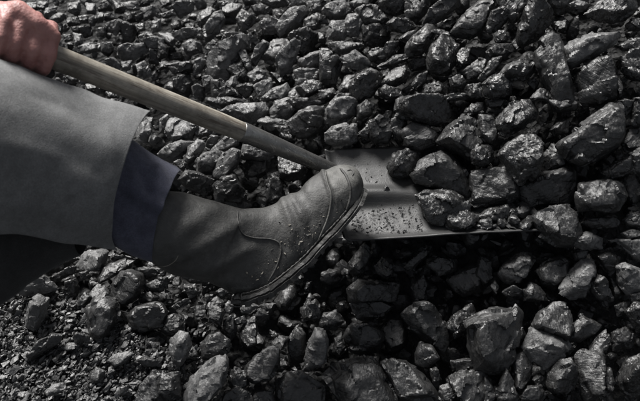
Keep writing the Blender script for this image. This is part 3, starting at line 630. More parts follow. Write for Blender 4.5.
# ---------------------------------------------------------------- coal chips in the lower left corner (uncountable)
items = []
for k in range(16000):
    px, py = rng.uniform(-40, 215), rng.uniform(280, 430)
    if not in_fines(px, py) and not (rng.random() < 0.06): continue
    s = rng.choice([0.0022, 0.0032, 0.0045, 0.0065, 0.0095], p=[0.3, 0.33, 0.22, 0.11, 0.04])
    p, d = on_ground(px, py, -0.006 + rng.uniform(-0.014, 0.010) * 1.0)
    items.append((p, s, 1 if rng.random() < 0.65 else 0, rng.normal(0.75, 0.5)))
chips = scatter_mesh('coal_chips', items, CHIPP, rng, [M_COAL, M_DUSTY_LIT], flat=True)
tag(chips, 'fine crushed coal chips spread over the lower left corner', 'coal chips', kind='stuff')
# ---------------------------------------------------------------- lofts
def loft(rings, cap=True):
    """rings: list of equal-length lists of points -> verts, faces"""
    n = len(rings[0]); V = [tuple(p) for r in rings for p in r]; F = []
    for i in range(len(rings) - 1):
        for j in range(n):
            a, b = i * n + j, i * n + (j + 1) % n
            F.append((a, b, b + n, a + n))
    if cap:
        F.append(tuple(range(n - 1, -1, -1))); F.append(tuple((len(rings) - 1) * n + j for j in range(n)))
    return V, F
def resample(stations, m):
    """Catmull-Rom through the rows of a station table"""
    S = np.array(stations, float); out = []
    n = len(S)
    for i in range(n - 1):
        p0, p1, p2, p3 = S[max(i - 1, 0)], S[i], S[i + 1], S[min(i + 2, n - 1)]
        for t in np.linspace(0, 1, m, endpoint=False):
            out.append(0.5 * ((2 * p1) + (-p0 + p2) * t + (2 * p0 - 5 * p1 + 4 * p2 - p3) * t * t + (-p0 + 3 * p1 - 3 * p2 + p3) * t ** 3))
    out.append(S[-1]); return np.array(out)
TOCAM = -FWD

# ---------------------------------------------------------------- shovel
def blade_pt(px, py, dz=0.0):
    r = ray(px, py); return CAM + r * ((BLADE_Z + dz - CAM.z) / r.z)
shovel = empty('shovel', blade_pt(345, 195))
tag(shovel, 'worn coal shovel with weathered wooden handle and grey steel blade under the boot', 'shovel')
def build_blade():
    nu, nv = 60, 48
    A, B = blade_pt(324, 153), blade_pt(344, 242)      # rear edge: far corner, near corner
    Cc, D = blade_pt(545, 146), blade_pt(540, 234)      # front edge
    V = []
    for i in range(nu + 1):
        u = i / nu
        for j in range(nv + 1):
            v = j / nv
            p = A.lerp(Cc, u).lerp(B.lerp(D, u), v)
            # rounded rear corner at the far side
            if u < 0.06:
                k = (0.06 - u) / 0.06
                if v < 0.10: p = p + (B - A).normalized() * 0.010 * k * (1 - v / 0.10)
            z = 0.0
            z += 0.008 * max(0, (0.2 - v) / 0.2) ** 1.6                                # far side turned up
            z += 0.009 * max(0, (v - 0.90) / 0.10) ** 1.5                                # near side turned up
            z += 0.012 * max(0, (0.035 - u) / 0.035) ** 1.5                              # tread
            ridge = math.exp(-((v - 0.50 - 0.03 * u) / 0.075) ** 2) * max(0, 1 - u / 0.52) ** 0.8 * 0.016
            step = 0.010 / (1 + math.exp(-(v - 0.58) / 0.018)) * max(0, 1 - u / 0.7)
            z += ridge - step
            z += 0.012 * (v - 0.5) ** 2
            p = p + Vector((0, 0, z))
            V.append(p)
    V = np.array([tuple(p) for p in V])
    V[:, 2] += fbm(V * 18, 5, 2) * 0.0012
    F = [(i * (nv + 1) + j, (i + 1) * (nv + 1) + j, (i + 1) * (nv + 1) + j + 1, i * (nv + 1) + j + 1) for i in range(nu) for j in range(nv)]
    me = mesh_np('blade', V, F)
    o = obj_from('blade', me, M_BLADE, shovel)
    md = o.modifiers.new('t', 'SOLIDIFY'); md.thickness = 0.0028; md.offset = 0
    return o
blade = build_blade()

H0, H1 = P(243, 132, 1.215), P(54, 57, 1.03)
HAX = (H1 - H0).normalized()
def tube(pts, radii, n=24, squash=None):
    pts = [Vector(p) for p in pts]; rings = []
    up = Vector((0, 0, 1))
    for i, p in enumerate(pts):
        d = (pts[min(i + 1, len(pts) - 1)] - pts[max(i - 1, 0)]).normalized()
        a = d.cross(up).normalized(); b = a.cross(d)
        rings.append([p + (a * math.cos(t) + b * math.sin(t) * (squash[i] if squash else 1)) * radii[i] for t in [2 * math.pi * k / n for k in range(n)]])
    return rings
def build_handle():
    L = (H1 - H0).length + 0.52; m = 70; rings = []
    ey = TOCAM.cross(HAX).normalized(); ex = HAX.cross(ey)
    V = []; n = 28
    for i in range(m + 1):
        s = i / m * L
        bow = 0.004 * math.sin(s * 2.4)
        r = 0.0163 + 0.0016 * math.sin(s * 3.1 + 0.5) * 0.5 - (0.0010 * max(0, 1 - s / 0.05))
        rings.append([Vector((r * math.cos(t) + bow, r * math.sin(t), s)) for t in [2 * math.pi * k / n for k in range(n)]])
    V, F = loft(rings)
    me = mesh_np('handle', V, F)
    me.shade_smooth(); me.set_sharp_from_angle(angle=math.radians(50))
    me.materials.append(M_WOOD)
    o = bpy.data.objects.new('handle', me); link(o, shovel)
    M = Matrix((ex, ey, HAX)).transposed().to_4x4()
    o.matrix_local = Matrix.Translation(H0 - shovel.location) @ M
    return o
handle_len = (H1 - H0).length + 0.52
handle = build_handle()
def build_socket():
    e = blade_pt(338, 172, 0.012); e2 = blade_pt(385, 193, 0.006); e3 = blade_pt(410, 196, -0.004)
    d0 = H0 + HAX * 0.004
    pts = [H0 + HAX * 0.004, H0 + HAX * 0.002, H0 - HAX * 0.01, H0.lerp(e, 0.33), H0.lerp(e, 0.66), e, blade_pt(352, 182, 0.004), blade_pt(366, 190, -0.012)]
    rad = [0.0160, 0.0165, 0.0163, 0.0152, 0.0138, 0.0130, 0.0110, 0.006]
    tab = resample([list(p) + [r, q] for p, r, q in zip(pts, rad, [1, 1, 1, 1, 0.95, 0.7, 0.35, 0.15])], 6)
    rings = tube([t[:3] for t in tab], [t[3] for t in tab], 26, [t[4] for t in tab])
    V, F = loft(rings)
    o = obj_from('socket', mesh_np('socket', V, F), M_SOCKET, shovel, sharp=50)
    rp = H0 - HAX * 0.022 + TOCAM * 0.0150
    bm = bmesh.new(); bmesh.ops.create_uvsphere(bm, u_segments=12, v_segments=8, radius=0.0028, matrix=Matrix.Translation(rp))
    me = bpy.data.meshes.new('rivet'); bm.to_mesh(me); bm.free(); obj_from('rivet', me, M_SOCKET, o, origin=parent_base(shovel) + o.location)
build_socket()

# black grit lying on the blade (uncountable)
rng = np.random.default_rng(21)
items = []
for k in range(190):
    px, py = rng.uniform(352, 425), rng.uniform(204, 233)
    p = blade_pt(px, py, 0.0005)
    items.append((p, rng.choice([0.0012, 0.0018, 0.0026]), 0))
for k in range(90):
    px, py = rng.uniform(335, 400), rng.uniform(150, 190)
    items.append((blade_pt(px, py, 0.003), rng.choice([0.0009, 0.0014, 0.002]), 0))
for k in range(330):
    px, py = rng.uniform(428, 542), rng.uniform(150, 230)
    if px < 475 and py > 215: continue
    s = rng.choice([0.003, 0.006, 0.010, 0.014])
    items.append((blade_pt(px, py, s * 0.3), s, 0))
grit = scatter_mesh('coal_grit', items, CHIPP, rng, [M_GROUND], flat=True)
lip = []
for px, py, s in ((484, 229, .013), (501, 228, .011), (513, 226, .012), (526, 229, .014), (536, 224, .014), (478, 205, .014), (522, 214, .013), (532, 208, .012), (468, 232, .008), (508, 212, .012), (519, 231, .008), (493, 231.5, .007), (452, 158, .012), (462, 150, .012), (428, 150, .011)):
    s *= 1.45; lip.append((blade_pt(px, py - 5, s * .5), s, 0))
lipo = scatter_mesh('coal_rubble', lip, PROTO, rng, [M_COAL])
tag(lipo, 'small coal pieces heaped along the far end of the shovel blade', 'coal', kind='stuff')
tag(grit, 'black coal grit speckled over the bare steel of the shovel blade', 'coal grit', kind='stuff')

# ---------------------------------------------------------------- person: trousers, boot, hand
person = empty('person', P(250, 300, 1.2))
tag(person, 'person in grey trousers and dark work boot gripping the handle and treading on the shovel', 'person')

# boot: stations = top px, bottom px, depth, half width, boxiness
BOOT = [
 (122, 196, 114, 236, 1.098, .028, 0), (148, 191, 139, 252, 1.118, .040, 0), (177, 191, 166, 273, 1.139, .054, 0), (210, 201, 203, 280, 1.165, .053, 0),
 (234, 208, 226, 290, 1.190, .049, .1), (252, 209, 240, 299, 1.203, .044, .5), (268, 207, 260, 301, 1.212, .041, 1), (282, 201, 280, 293, 1.220, .041, 1),
 (297, 191, 299, 279, 1.228, .044, 1), (311, 178, 316, 264, 1.236, .048, 1), (325, 169, 331, 247, 1.244, .049, 1), (338, 164.5, 345, 231, 1.250, .048, 1),
 (349, 165, 355, 217, 1.254, .044, 1), (357, 169, 361, 206, 1.257, .035, 1), (362, 177, 363.5, 196, 1.259, .020, 1), (364, 183, 364.5, 189, 1.260, .008, 1)]
BOOT = [s if s[6] < .3 else (s[0], s[1], s[2] - 7.2 * s[6] * min(1, abs(s[3] - s[1]) / 80), s[3] - 5.6 * s[6] * min(1, abs(s[3] - s[1]) / 80)) + s[4:] for s in BOOT]
def boot_ring(s, n=84, grow=0.0):
    xt, yt, xb, yb, d, w, q = s
    T, B = P(xt, yt, d), P(xb, yb, d)
    ax = (T - B); h = ax.length / 2; mid = (T + B) / 2; ax.normalize()
    side = TOCAM
    out = []
    for k in range(n):
        a = 2 * math.pi * k / n
        c, s_ = math.cos(a), math.sin(a)
        e_top = 2.0 + 0.0 * q
        v = s_; u = c
        if q > 0 and v < 0:                       # flatter, wider towards the sole
            e = 1 - 0.62 * q
            u = math.copysign(abs(c) ** (1 - 0.55 * q), c); v = -abs(s_) ** (e * 0.9 + 0.1)
        elif q > 0:
            u = c * (1 - 0.20 * q * s_)
        out.append(mid + ax * (v * (h + grow)) + side * (u * (w + grow)))
    return out
def build_boot():
    tab = resample(BOOT, 11)
    rings = [boot_ring(s) for s in tab]
    V, F = loft(rings)
    me = mesh_np('upper', V, F)
    bm = bmesh.new(); bm.from_mesh(me); bmesh.ops.triangulate(bm, faces=[f for f in bm.faces if len(f.verts) > 4]); bm.to_mesh(me); bm.free()
    co = co_of(me); no = no_of(me)
    # creases across the instep and ankle, sagging leather
    px = np.array([project(c)[:2] for c in co])
    def crease(x0, y0, dx, dy, width, depth, reach):
        L = math.hypot(dx, dy); dx, dy = dx / L, dy / L
        a = (px[:, 0] - x0) * dx + (px[:, 1] - y0) * dy; b = -(px[:, 0] - x0) * dy + (px[:, 1] - y0) * dx
        return -depth * np.exp(-(b / width) ** 2) * np.exp(-(a / reach) ** 4)
    d = fbm(co * 14, 3, 3) * 0.0022 + fbm(co * 50, 8, 2) * 0.0006
    d += crease(296, 205, 0.55, 1, 4, .004, 22) + crease(306, 202, 0.5, 1, 5, -.002, 24) + crease(288, 215, 0.3, 1, 5, .0055, 27)
    d += crease(330, 192, 0.35, 1, 2.2, .004, 30) + crease(212, 240, 1, -0.6, 6, .0035, 40) + crease(225, 262, 1, -0.5, 6, .004, 32) + crease(190, 225, 1, -0.8, 8, .003, 34)
    # heel counter: an extra layer of leather with a stepped edge
    cnt = np.array([(238, 226), (243, 234.5), (255, 238), (270, 239), (279, 243), (281, 252), (276, 268), (266, 286), (256, 306), (236, 306), (226, 285), (222, 262)])
    ins = np.zeros(len(px), bool); j = len(cnt) - 1
    for k in range(len(cnt)):
        (xa, ya), (xb, yb) = cnt[k], cnt[j]
        if ya != yb: ins ^= ((ya > px[:, 1]) != (yb > px[:, 1])) & (px[:, 0] < (xb - xa) * (px[:, 1] - ya) / (yb - ya) + xa)
        j = k
    d += ins * 0.0016
    # toe cap: another layer in front of its own edge
    toe_x = np.interp(px[:, 1], [165, 171, 182, 195, 208, 222, 240, 262], [323, 325, 327, 331, 330, 326, 318, 300])
    d += (px[:, 0] > toe_x) * 0.0014
    set_co(me, co + no * d[:, None])
    boot = obj_from('boot', me, M_BOOT, person)
    me.materials.append(M_TOE)
    line = np.array([(s[2], s[3]) for s in tab if s[6] > .5])
    rim = (((px[:, None, :] - line[None]) ** 2).sum(2).min(1) < (9 + 5 * vnoise(co * 70, 3)) ** 2)
    for f in me.polygons:
        if all(px[v][0] > toe_x[v] for v in f.vertices) or all(rim[v] for v in f.vertices): f.material_index = 1
    md = boot.modifiers.new('s', 'SUBSURF'); md.levels = 1; md.render_levels = 1
    base = parent_base(person) + boot.location
    # outsole: follows the lower outline, a slab with lugs
    foot = resample(tab[(tab[:, 6] > 0.45)], 3)
    lo, hi = [], []
    rings = []
    pts = [P(s[2], s[3], s[4]) for s in foot]
    for i, s in enumerate(foot):
        t = (pts[min(i + 1, len(pts) - 1)] - pts[max(i - 1, 0)]).normalized()
        nrm = t.cross(TOCAM).normalized()
        if nrm.dot(RIGHT) < 0: nrm = -nrm
        w = s[5] + 0.0035
        p = pts[i] - nrm * 0.006
        hb = 0.0130 if i > len(foot) * 0.60 else 0.0165 if (i // 9) % 2 else 0.0135                 # tread blocks and the grooves between them
        prof = [(-w, 0.0), (-w - .001, 0.005), (-w + .0015, 0.0068), (-w - .0005, 0.0085), (-w * .95, hb), (w * .95, hb), (w + .0005, 0.0085), (w - .0015, 0.0068), (w + .001, 0.005), (w, 0.0), (w * .8, -.002), (-w * .8, -.002)]
        rings.append([p + TOCAM * a + nrm * b for a, b in prof])
    V, F = loft(rings)
    V = np.array(V); V += (fbm(V * 70, 3, 3) * 0.0022)[:, None]
    sole = obj_from('sole', mesh_np('sole', V, F), M_SOLE, boot, sharp=40, origin=base)
    # welt: a raised rib where the upper meets the sole on both sides, round the toe
    near = [pts[i] - (pts[min(i + 1, len(pts) - 1)] - pts[max(i - 1, 0)]).normalized().cross(TOCAM) * 0 + TOCAM * (foot[i][5] + 0.001) for i in range(len(foot))]
    def lift(i, amt):
        t = (pts[min(i + 1, len(pts) - 1)] - pts[max(i - 1, 0)]).normalized(); nrm = t.cross(TOCAM).normalized()
        if nrm.dot(RIGHT) < 0: nrm = -nrm
        return -nrm * amt
    path = [near[i] + lift(i, 0.010) for i in range(len(foot))] + [pts[i] - TOCAM * (foot[i][5] + 0.001) + lift(i, 0.010) for i in range(len(foot) - 1, -1, -1)]
    path = [p + Vector((1, -1, 1)) * 0.0004 * math.sin(k * .57) * math.sin(k * .21) for k, p in enumerate(path)]
    V, F = loft(tube(path, [0.0013 + .0003 * math.sin(k * .8) for k in range(len(path))], 8)); obj_from('welt', mesh_np('welt', V, F), M_SOLE, boot, origin=base)
    return boot, base
boot, boot_base = build_boot()

# ray casting onto the boot so that seams and mud lie on its surface
from mathutils.bvhtree import BVHTree
bpy.context.view_layer.update()
dg = bpy.context.evaluated_depsgraph_get()
_bm = bmesh.new(); _bm.from_object(boot, dg); _bm.transform(Matrix.Translation(boot_base)); BOOT_BVH = BVHTree.FromBMesh(_bm); _bm.free()
def on_boot(px, py):
    r = ray(px, py).normalized(); h = BOOT_BVH.ray_cast(CAM, r); return h[0], h[1]
def boot_line(name, pxs, radius, mat, m=8, sink=0.3):
    tab = resample(pxs, m); pts = []
    for x, y in tab:
        p, n = on_boot(x, y)
        if p is not None: pts.append(p - n * radius * sink)
    if len(pts) < 3: return
    V, F = loft(tube(pts, [radius * (0.4 + 0.6 * min(1, min(i, len(pts) - 1 - i) / 3)) for i in range(len(pts))], 8))
    return obj_from(name, mesh_np(name, V, F), mat, boot, origin=boot_base)
boot_line('seam', [(237, 209.5), (238, 222), (243, 234), (255, 238), (270, 239), (279, 243), (281, 252), (276, 268), (268, 282)], 0.0013, M_SOLE, sink=.6)
#boot_line('seam', [(240, 214), (241.5, 224), (246, 231), (257, 234.5), (271, 235.5), (282, 240), (285, 251)], 0.0008, M_BOOT)
boot_line('toe_cap_edge', [(325, 171), (327, 182), (331, 195), (330, 208), (326, 222), (318, 240)], 0.0016, M_TOE)
boot_line('toe_cap_edge', [(340, 168.5), (346, 176), (350, 188), (349, 202), (341, 220), (328, 240), (312, 258), (296, 272), (280, 284)], 0.0022, M_SOLE)
boot_line('pull_loop', [(347, 171), (350.5, 170), (353.5, 172.5), (352, 176)], 0.0010, M_SOLE)
boot_line('cord', [(150, 263), (158, 266.5), (167, 266), (175, 261), (179, 254)], 0.0011, M_MUD, sink=-.8)
# mud and coal crumbs stuck to the boot
rng = np.random.default_rng(5)
items = []
for k in range(210):
    if rng.random() < 0.6:
        t = rng.random(); x = 350 - 95 * t + rng.normal(0, 4); y = 205 + 82 * t + rng.normal(-9, 7)
    else: x, y = rng.normal(300, 22), rng.normal(245, 16)
    p, n = on_boot(x, y)
    if p is None: continue
    items.append((p, rng.choice([0.0007, 0.0012, 0.002, 0.003], p=[.4, .35, .2, .05]), int(rng.random() < .5)))
for x, y, s in ((313, 236, .0035), (246, 273, .004), (252, 276, .004), (257, 280, .003), (276, 278, .0035), (272, 283, .004), (262, 273, .003)):
    p, n = on_boot(x, y)
    if p is not None: items.append((p, s, 1))
mud = scatter_mesh('mud_crumbs', items, CHIPP, rng, [M_SOLE, M_MUD])
mud.data.transform(Matrix.Translation(-boot_base)); mud.parent = boot; tag(mud, kind='stuff')

def cloth_tube(name, stations, mat, parent, thick=0.0025, n=72, m=9, folds=(), seed=1, amp=0.004, lens=0.85, pull=0.0, step=False):
    tab = resample(stations, m)
    rings = []
    for si, s in enumerate(tab):
        sp, sn = tab[max(si - 1, 0)], tab[min(si + 1, len(tab) - 1)]
        axis = (P((sn[0] + sn[2]) / 2, (sn[1] + sn[3]) / 2, sn[4]) - P((sp[0] + sp[2]) / 2, (sp[1] + sp[3]) / 2, sp[4])).normalized()
        xt, yt, xb, yb, d, w = s[:6]; dd = s[6] if len(s) > 6 else 0
        T, B = P(xt, yt, d), P(xb, yb, d + dd)
        ax = T - B; h = ax.length / 2; mid = (T + B) / 2; ax.normalize()
        ring = []
        for k in range(n):
            a = 2 * math.pi * k / n; c, q = math.cos(a), math.sin(a)
            ring.append(mid + ax * (h * q) + TOCAM * (w * math.copysign(abs(c) ** lens, c)) + axis * (pull * min(c, 0) * (si / (len(tab) - 1)) ** 3))
        rings.append(ring)
    V, F = loft(rings, cap=False)
    me = mesh_np(name, V, F)
    co = co_of(me); no = no_of(me)
    px = np.array([project(c)[:2] for c in co])
    dsp = fbm(co * 9, seed, 3) * amp + fbm(co * 30, seed + 4, 2) * amp * 0.15
    for x0, y0, dx, dy, width, depth, reach in folds:
        Lh = math.hypot(dx, dy); dx, dy = dx / Lh, dy / Lh
        a = (px[:, 0] - x0) * dx + (px[:, 1] - y0) * dy; b = -(px[:, 0] - x0) * dy + (px[:, 1] - y0) * dx
        dsp += depth * np.exp(-(b / width) ** 2) * np.exp(-(a / reach) ** 4)
    if step:                                  # an overlapping flap: the cloth below it lies deeper
        lineb = (px[:, 1] - 193) - (px[:, 0] - 133) * 0.56
        dsp -= 0.008 / (1 + np.exp(-lineb / 1.2)) * np.exp(-np.clip(lineb - 40, 0, None) / 20)
        dsp += 0.0008 * np.sin(lineb * 0.32 + px[:, 0] * 0.05) * (lineb < 0)
    sgn = 1 if (no * (co - co.mean(0))).sum() > 0 else -1
    set_co(me, co + no * sgn * dsp[:, None])
    o = obj_from(name, me, mat, parent)
    md = o.modifiers.new('t', 'SOLIDIFY'); md.thickness = thick; md.offset = 0
    sb = o.modifiers.new('s', 'SUBSURF'); sb.levels = 1; sb.render_levels = 1
    return o
TROUS = [(-250, -20, -240, 260, .845, .078), (-160, 2, -150, 245, .875, .085), (-80, 28, -78, 236, .915, .09), (0, 58, 0, 236, .965, .088), (50, 76, 44, 241, 1.005, .084),
         (100, 94, 82, 247, 1.045, .080), (132, 105.5, 105, 250, 1.068, .078), (150.5, 112, 117, 250, 1.082, .077)]
trousers = cloth_tube('trousers', TROUS, M_TROUSER, person, folds=[(60, 235, 1, 0.12, 9, -0.006, 90), (70, 130, 1, 0.5, 14, 0.003, 50), (20, 180, 1, 0.2, 16, -0.003, 60), (95, 200, 0.4, 1, 9, 0.002, 40), (127, 182, -33, 138, 1.3, -0.0018, 72), (60, 105, 1, 0.42, 4, -0.0022, 40), (30, 150, 1, 0.30, 4, 0.0022, 34), (85, 165, 1, 0.7, 5, -0.0025, 26), (20, 205, 1, 0.12, 3.5, 0.0022, 40), (110, 140, 0.25, 1, 4, 0.0018, 26)], amp=0.005, lens=1.35, pull=0.09)
LEG_SHADE = [(-240, 40, -230, 420, .90, .06), (-150, 60, -140, 390, .93, .065), (-60, 90, -55, 345, .985, .065), (0, 110, 4, 302, 1.03, .06), (35, 130, 38, 276, 1.055, .05), (80, 160, 82, 257, 1.085, .045)]  # added dark cloth standing in for the shade under the trouser leg
leg_shade = cloth_tube('leg_shade_cloth', LEG_SHADE, M_DARK, person, seed=15, amp=0.006, lens=1.1)
BLUE = [(100, 125, 92, 240, 1.075, .067), (130, 141, 112, 246, 1.095, .066), (155, 155, 130, 256, 1.112, .065), (172, 163, 146, 262, 1.124, .064), (182.5, 169, 155, 266, 1.132, .063)]
inner = cloth_tube('inner_trouser_leg', BLUE, M_BLUE, person, folds=[(152, 205, 1, 0.6, 3.5, 0.006, 26), (150, 211, 1, 0.6, 3.0, -0.007, 28), (165, 182, 0.5, 1, 5, 0.005, 20), (145, 180, 0.4, 1, 5, -0.005, 22), (172, 196, 0.6, 1, 3, -0.003, 20), (176, 190, -0.25, 1, 1.2, -0.0018, 40)], seed=9, amp=0.004, lens=1.05, pull=0.05, step=True, thick=0.004)

# hand: one continuous skin grown from tapered limbs
def limb(bm, pts, rad):
    for i in range(len(pts) - 1):
        a, b = Vector(pts[i]), Vector(pts[i + 1]); n = max(2, int((b - a).length / (0.35 * min(rad[i], rad[i + 1]))))
        for k in range(n + 1):
            t = k / n; p = a.lerp(b, t); r = rad[i] * (1 - t) + rad[i + 1] * t
            bmesh.ops.create_icosphere(bm, subdivisions=2, radius=r, matrix=Matrix.Translation(p))
def build_hand():
    bm = bmesh.new()
    ey = (UP - HAX * UP.dot(HAX)).normalized(); ex = HAX.cross(ey)
    if ex.dot(TOCAM) < 0: ex = -ex
    s0 = (P(40, 50, 1.02) - H0).dot(HAX)
    def R(s, ang, r): return H0 + HAX * (s0 + s) + (ex * math.cos(ang) + ey * math.sin(ang)) * r
    g = math.radians
    # fingers wrap from the knuckles at the far side over the near side and under the handle
    for k, (s, rr, kn) in enumerate(((-0.005, .0090, .036), (.0165, .0095, .039), (.038, .0090, .037), (.058, .0080, .033))):
        pts = [R(s + .006, g(112), kn + .004), R(s + .003, g(70), kn), R(s, g(30), .030), R(s - .002, g(-15), .0275), R(s - .004, g(-62), .0275), R(s - .004, g(-105), .0275), R(s - .003, g(-140), .027)]
        limb(bm, pts, [rr * 1.22, rr * 1.2, rr * 1.08, rr * 1.12, rr, rr * .98, rr * .8])
    # back of the hand and wrist
    for s, a, r, q in ((.010, 118, .040, .017), (.030, 118, .043, .019), (.052, 118, .040, .018)):
        limb(bm, [R(s, g(a), r), R(s + .035, g(150), r + .016), R(s + .075, g(165), r + .026)], [q, q * 1.1, q * 1.15])
    # thumb laid along the handle
    limb(bm, [R(.075, g(150), .055), R(.045, g(60), .040), R(.020, g(38), .041), R(-.004, g(30), .036)], [.018, .0155, .0125, .0105])
    # forearm
    w0 = R(.10, g(165), .066); el = Vector((-.67, .04, .80))
    limb(bm, [w0, w0.lerp(el, .35), el], [.027, .034, .042])
    # the other hand on the end of the handle
    sE = handle_len - s0 - 0.075
    for s, rr in ((0, .0094), (.0205, .0100), (.041, .0095), (.060, .0083)):
        limb(bm, [R(sE + s, g(q), r) for q, r in ((250, .036), (205, .034), (160, .028), (115, .0275), (70, .0275), (30, .027))], [rr * 1.2, rr * 1.15, rr * 1.1, rr, rr * .95, rr * .8])
    wr = R(sE + .05, g(265), .105)
    for s in (.004, .026, .048): limb(bm, [R(sE + s, g(250), .040), wr], [.017, .021])
    limb(bm, [wr, R(sE - .005, g(300), .055), R(sE - .02, g(340), .034), R(sE - .03, g(10), .028)], [.02, .015, .012, .010])
    el2 = Vector((-.93, -.36, .80)); limb(bm, [wr, wr.lerp(el2, .4), el2], [.026, .034, .042])
    # head and neck
    hc = Vector((-.70, -.11, 1.33)); fw = Vector((.80, 0, -.60)); hu = Vector((.60, 0, .80)); sd = Vector((0, 1, 0))
    limb(bm, [Vector((-.86, -.12, 1.14)), hc - hu * .06 - fw * .02], [.062, .056])
    limb(bm, [hc - fw * .025 + hu * .035, hc + fw * .02 + hu * .03], [.092, .085])
    limb(bm, [hc + fw * .03 - hu * .03, hc + fw * .058 - hu * .085], [.064, .034])
    limb(bm, [hc + fw * .100 + hu * .012, hc + fw * .122 - hu * .022], [.011, .016])
    limb(bm, [hc + fw * .088 + hu * .032 + sd * .045, hc + fw * .098 + hu * .03, hc + fw * .088 + hu * .032 - sd * .045], [.016, .015, .016])
    limb(bm, [hc + fw * .092 - hu * .055 + sd * .02, hc + fw * .096 - hu * .055 - sd * .02], [.010, .010])
    for q in (-1, 1): limb(bm, [hc + sd * q * .090 + hu * .02 - fw * .01, hc + sd * q * .092 - hu * .025], [.017, .012])
    me = bpy.data.meshes.new('hand'); bm.to_mesh(me); bm.free()
    me = remesh(me, 0.0030, 4)
    co = co_of(me); set_co(me, co + no_of(me) * (fbm(co * 120, 4, 2) * 0.0004)[:, None])
    o = obj_from('body', me, M_SKIN, person)
    # clothes that mostly lie outside the picture
    def blob(name, chains, mat, voxel, smooth, parent=person):
        b2 = bmesh.new()
        for pts, rad in chains: limb(b2, pts, rad)
        me = bpy.data.meshes.new(name); b2.to_mesh(me); b2.free()
        me = remesh(me, voxel, smooth); co = co_of(me)
        set_co(me, co + no_of(me) * (fbm(co * 16, 6, 3) * 0.005)[:, None])
        return obj_from(name, me, mat, parent)
    V3 = Vector
    shL, shR, pel = V3((-.86, .06, 1.07)), V3((-.88, -.30, 1.07)), V3((-1.10, -.15, .84))
    blob('jacket', [([pel, V3((-1.0, -.13, .98)), V3((-.90, -.12, 1.08))], [.155, .165, .15]), ([shL, shR], [.085, .085]),
                    ([pel + V3((0, .08, -.03)), pel - V3((0, .08, .03))], [.14, .14]), ([V3((-.90, -.12, 1.1)), V3((-.83, -.115, 1.19))], [.09, .075]),
                    ([shL, el, w0.lerp(el, .30)], [.078, .060, .050]), ([shR, el2, wr.lerp(el2, .30)], [.078, .060, .050])], M_JACKET, .008, 4)
    knee = P(-230, 148, .852)
    blob('trouser_seat', [([knee, V3((-1.03, -.25, .80))], [.082, .105]), ([V3((-1.08, -.25, .80)), V3((-1.08, -.05, .80))], [.125, .125]),
                          ([V3((-1.08, -.04, .80)), V3((-.93, .02, .46)), V3((-1.10, .03, .10))], [.105, .085, .085])], M_TROUSER, .008, 4)
    gz = float(height(-1.08, .03)) - .01
    b2 = blob('boot', [([V3((-1.11, .03, .16)), V3((-1.12, .03, gz + .06)), V3((-1.12, .03, gz + .045))], [.056, .052, .045]),
                  ([V3((-1.11, .03, gz + .07)), V3((-1.02, .035, gz + .05)), V3((-.92, .04, gz + .042))], [.050, .046, .040])], M_BOOT, .005, 4)
    cap = blob('knit_cap', [([hc - fw * .030 + hu * .055, hc + fw * .012 + hu * .055], [.096, .090])], M_JACKET, .005, 2)
build_hand()
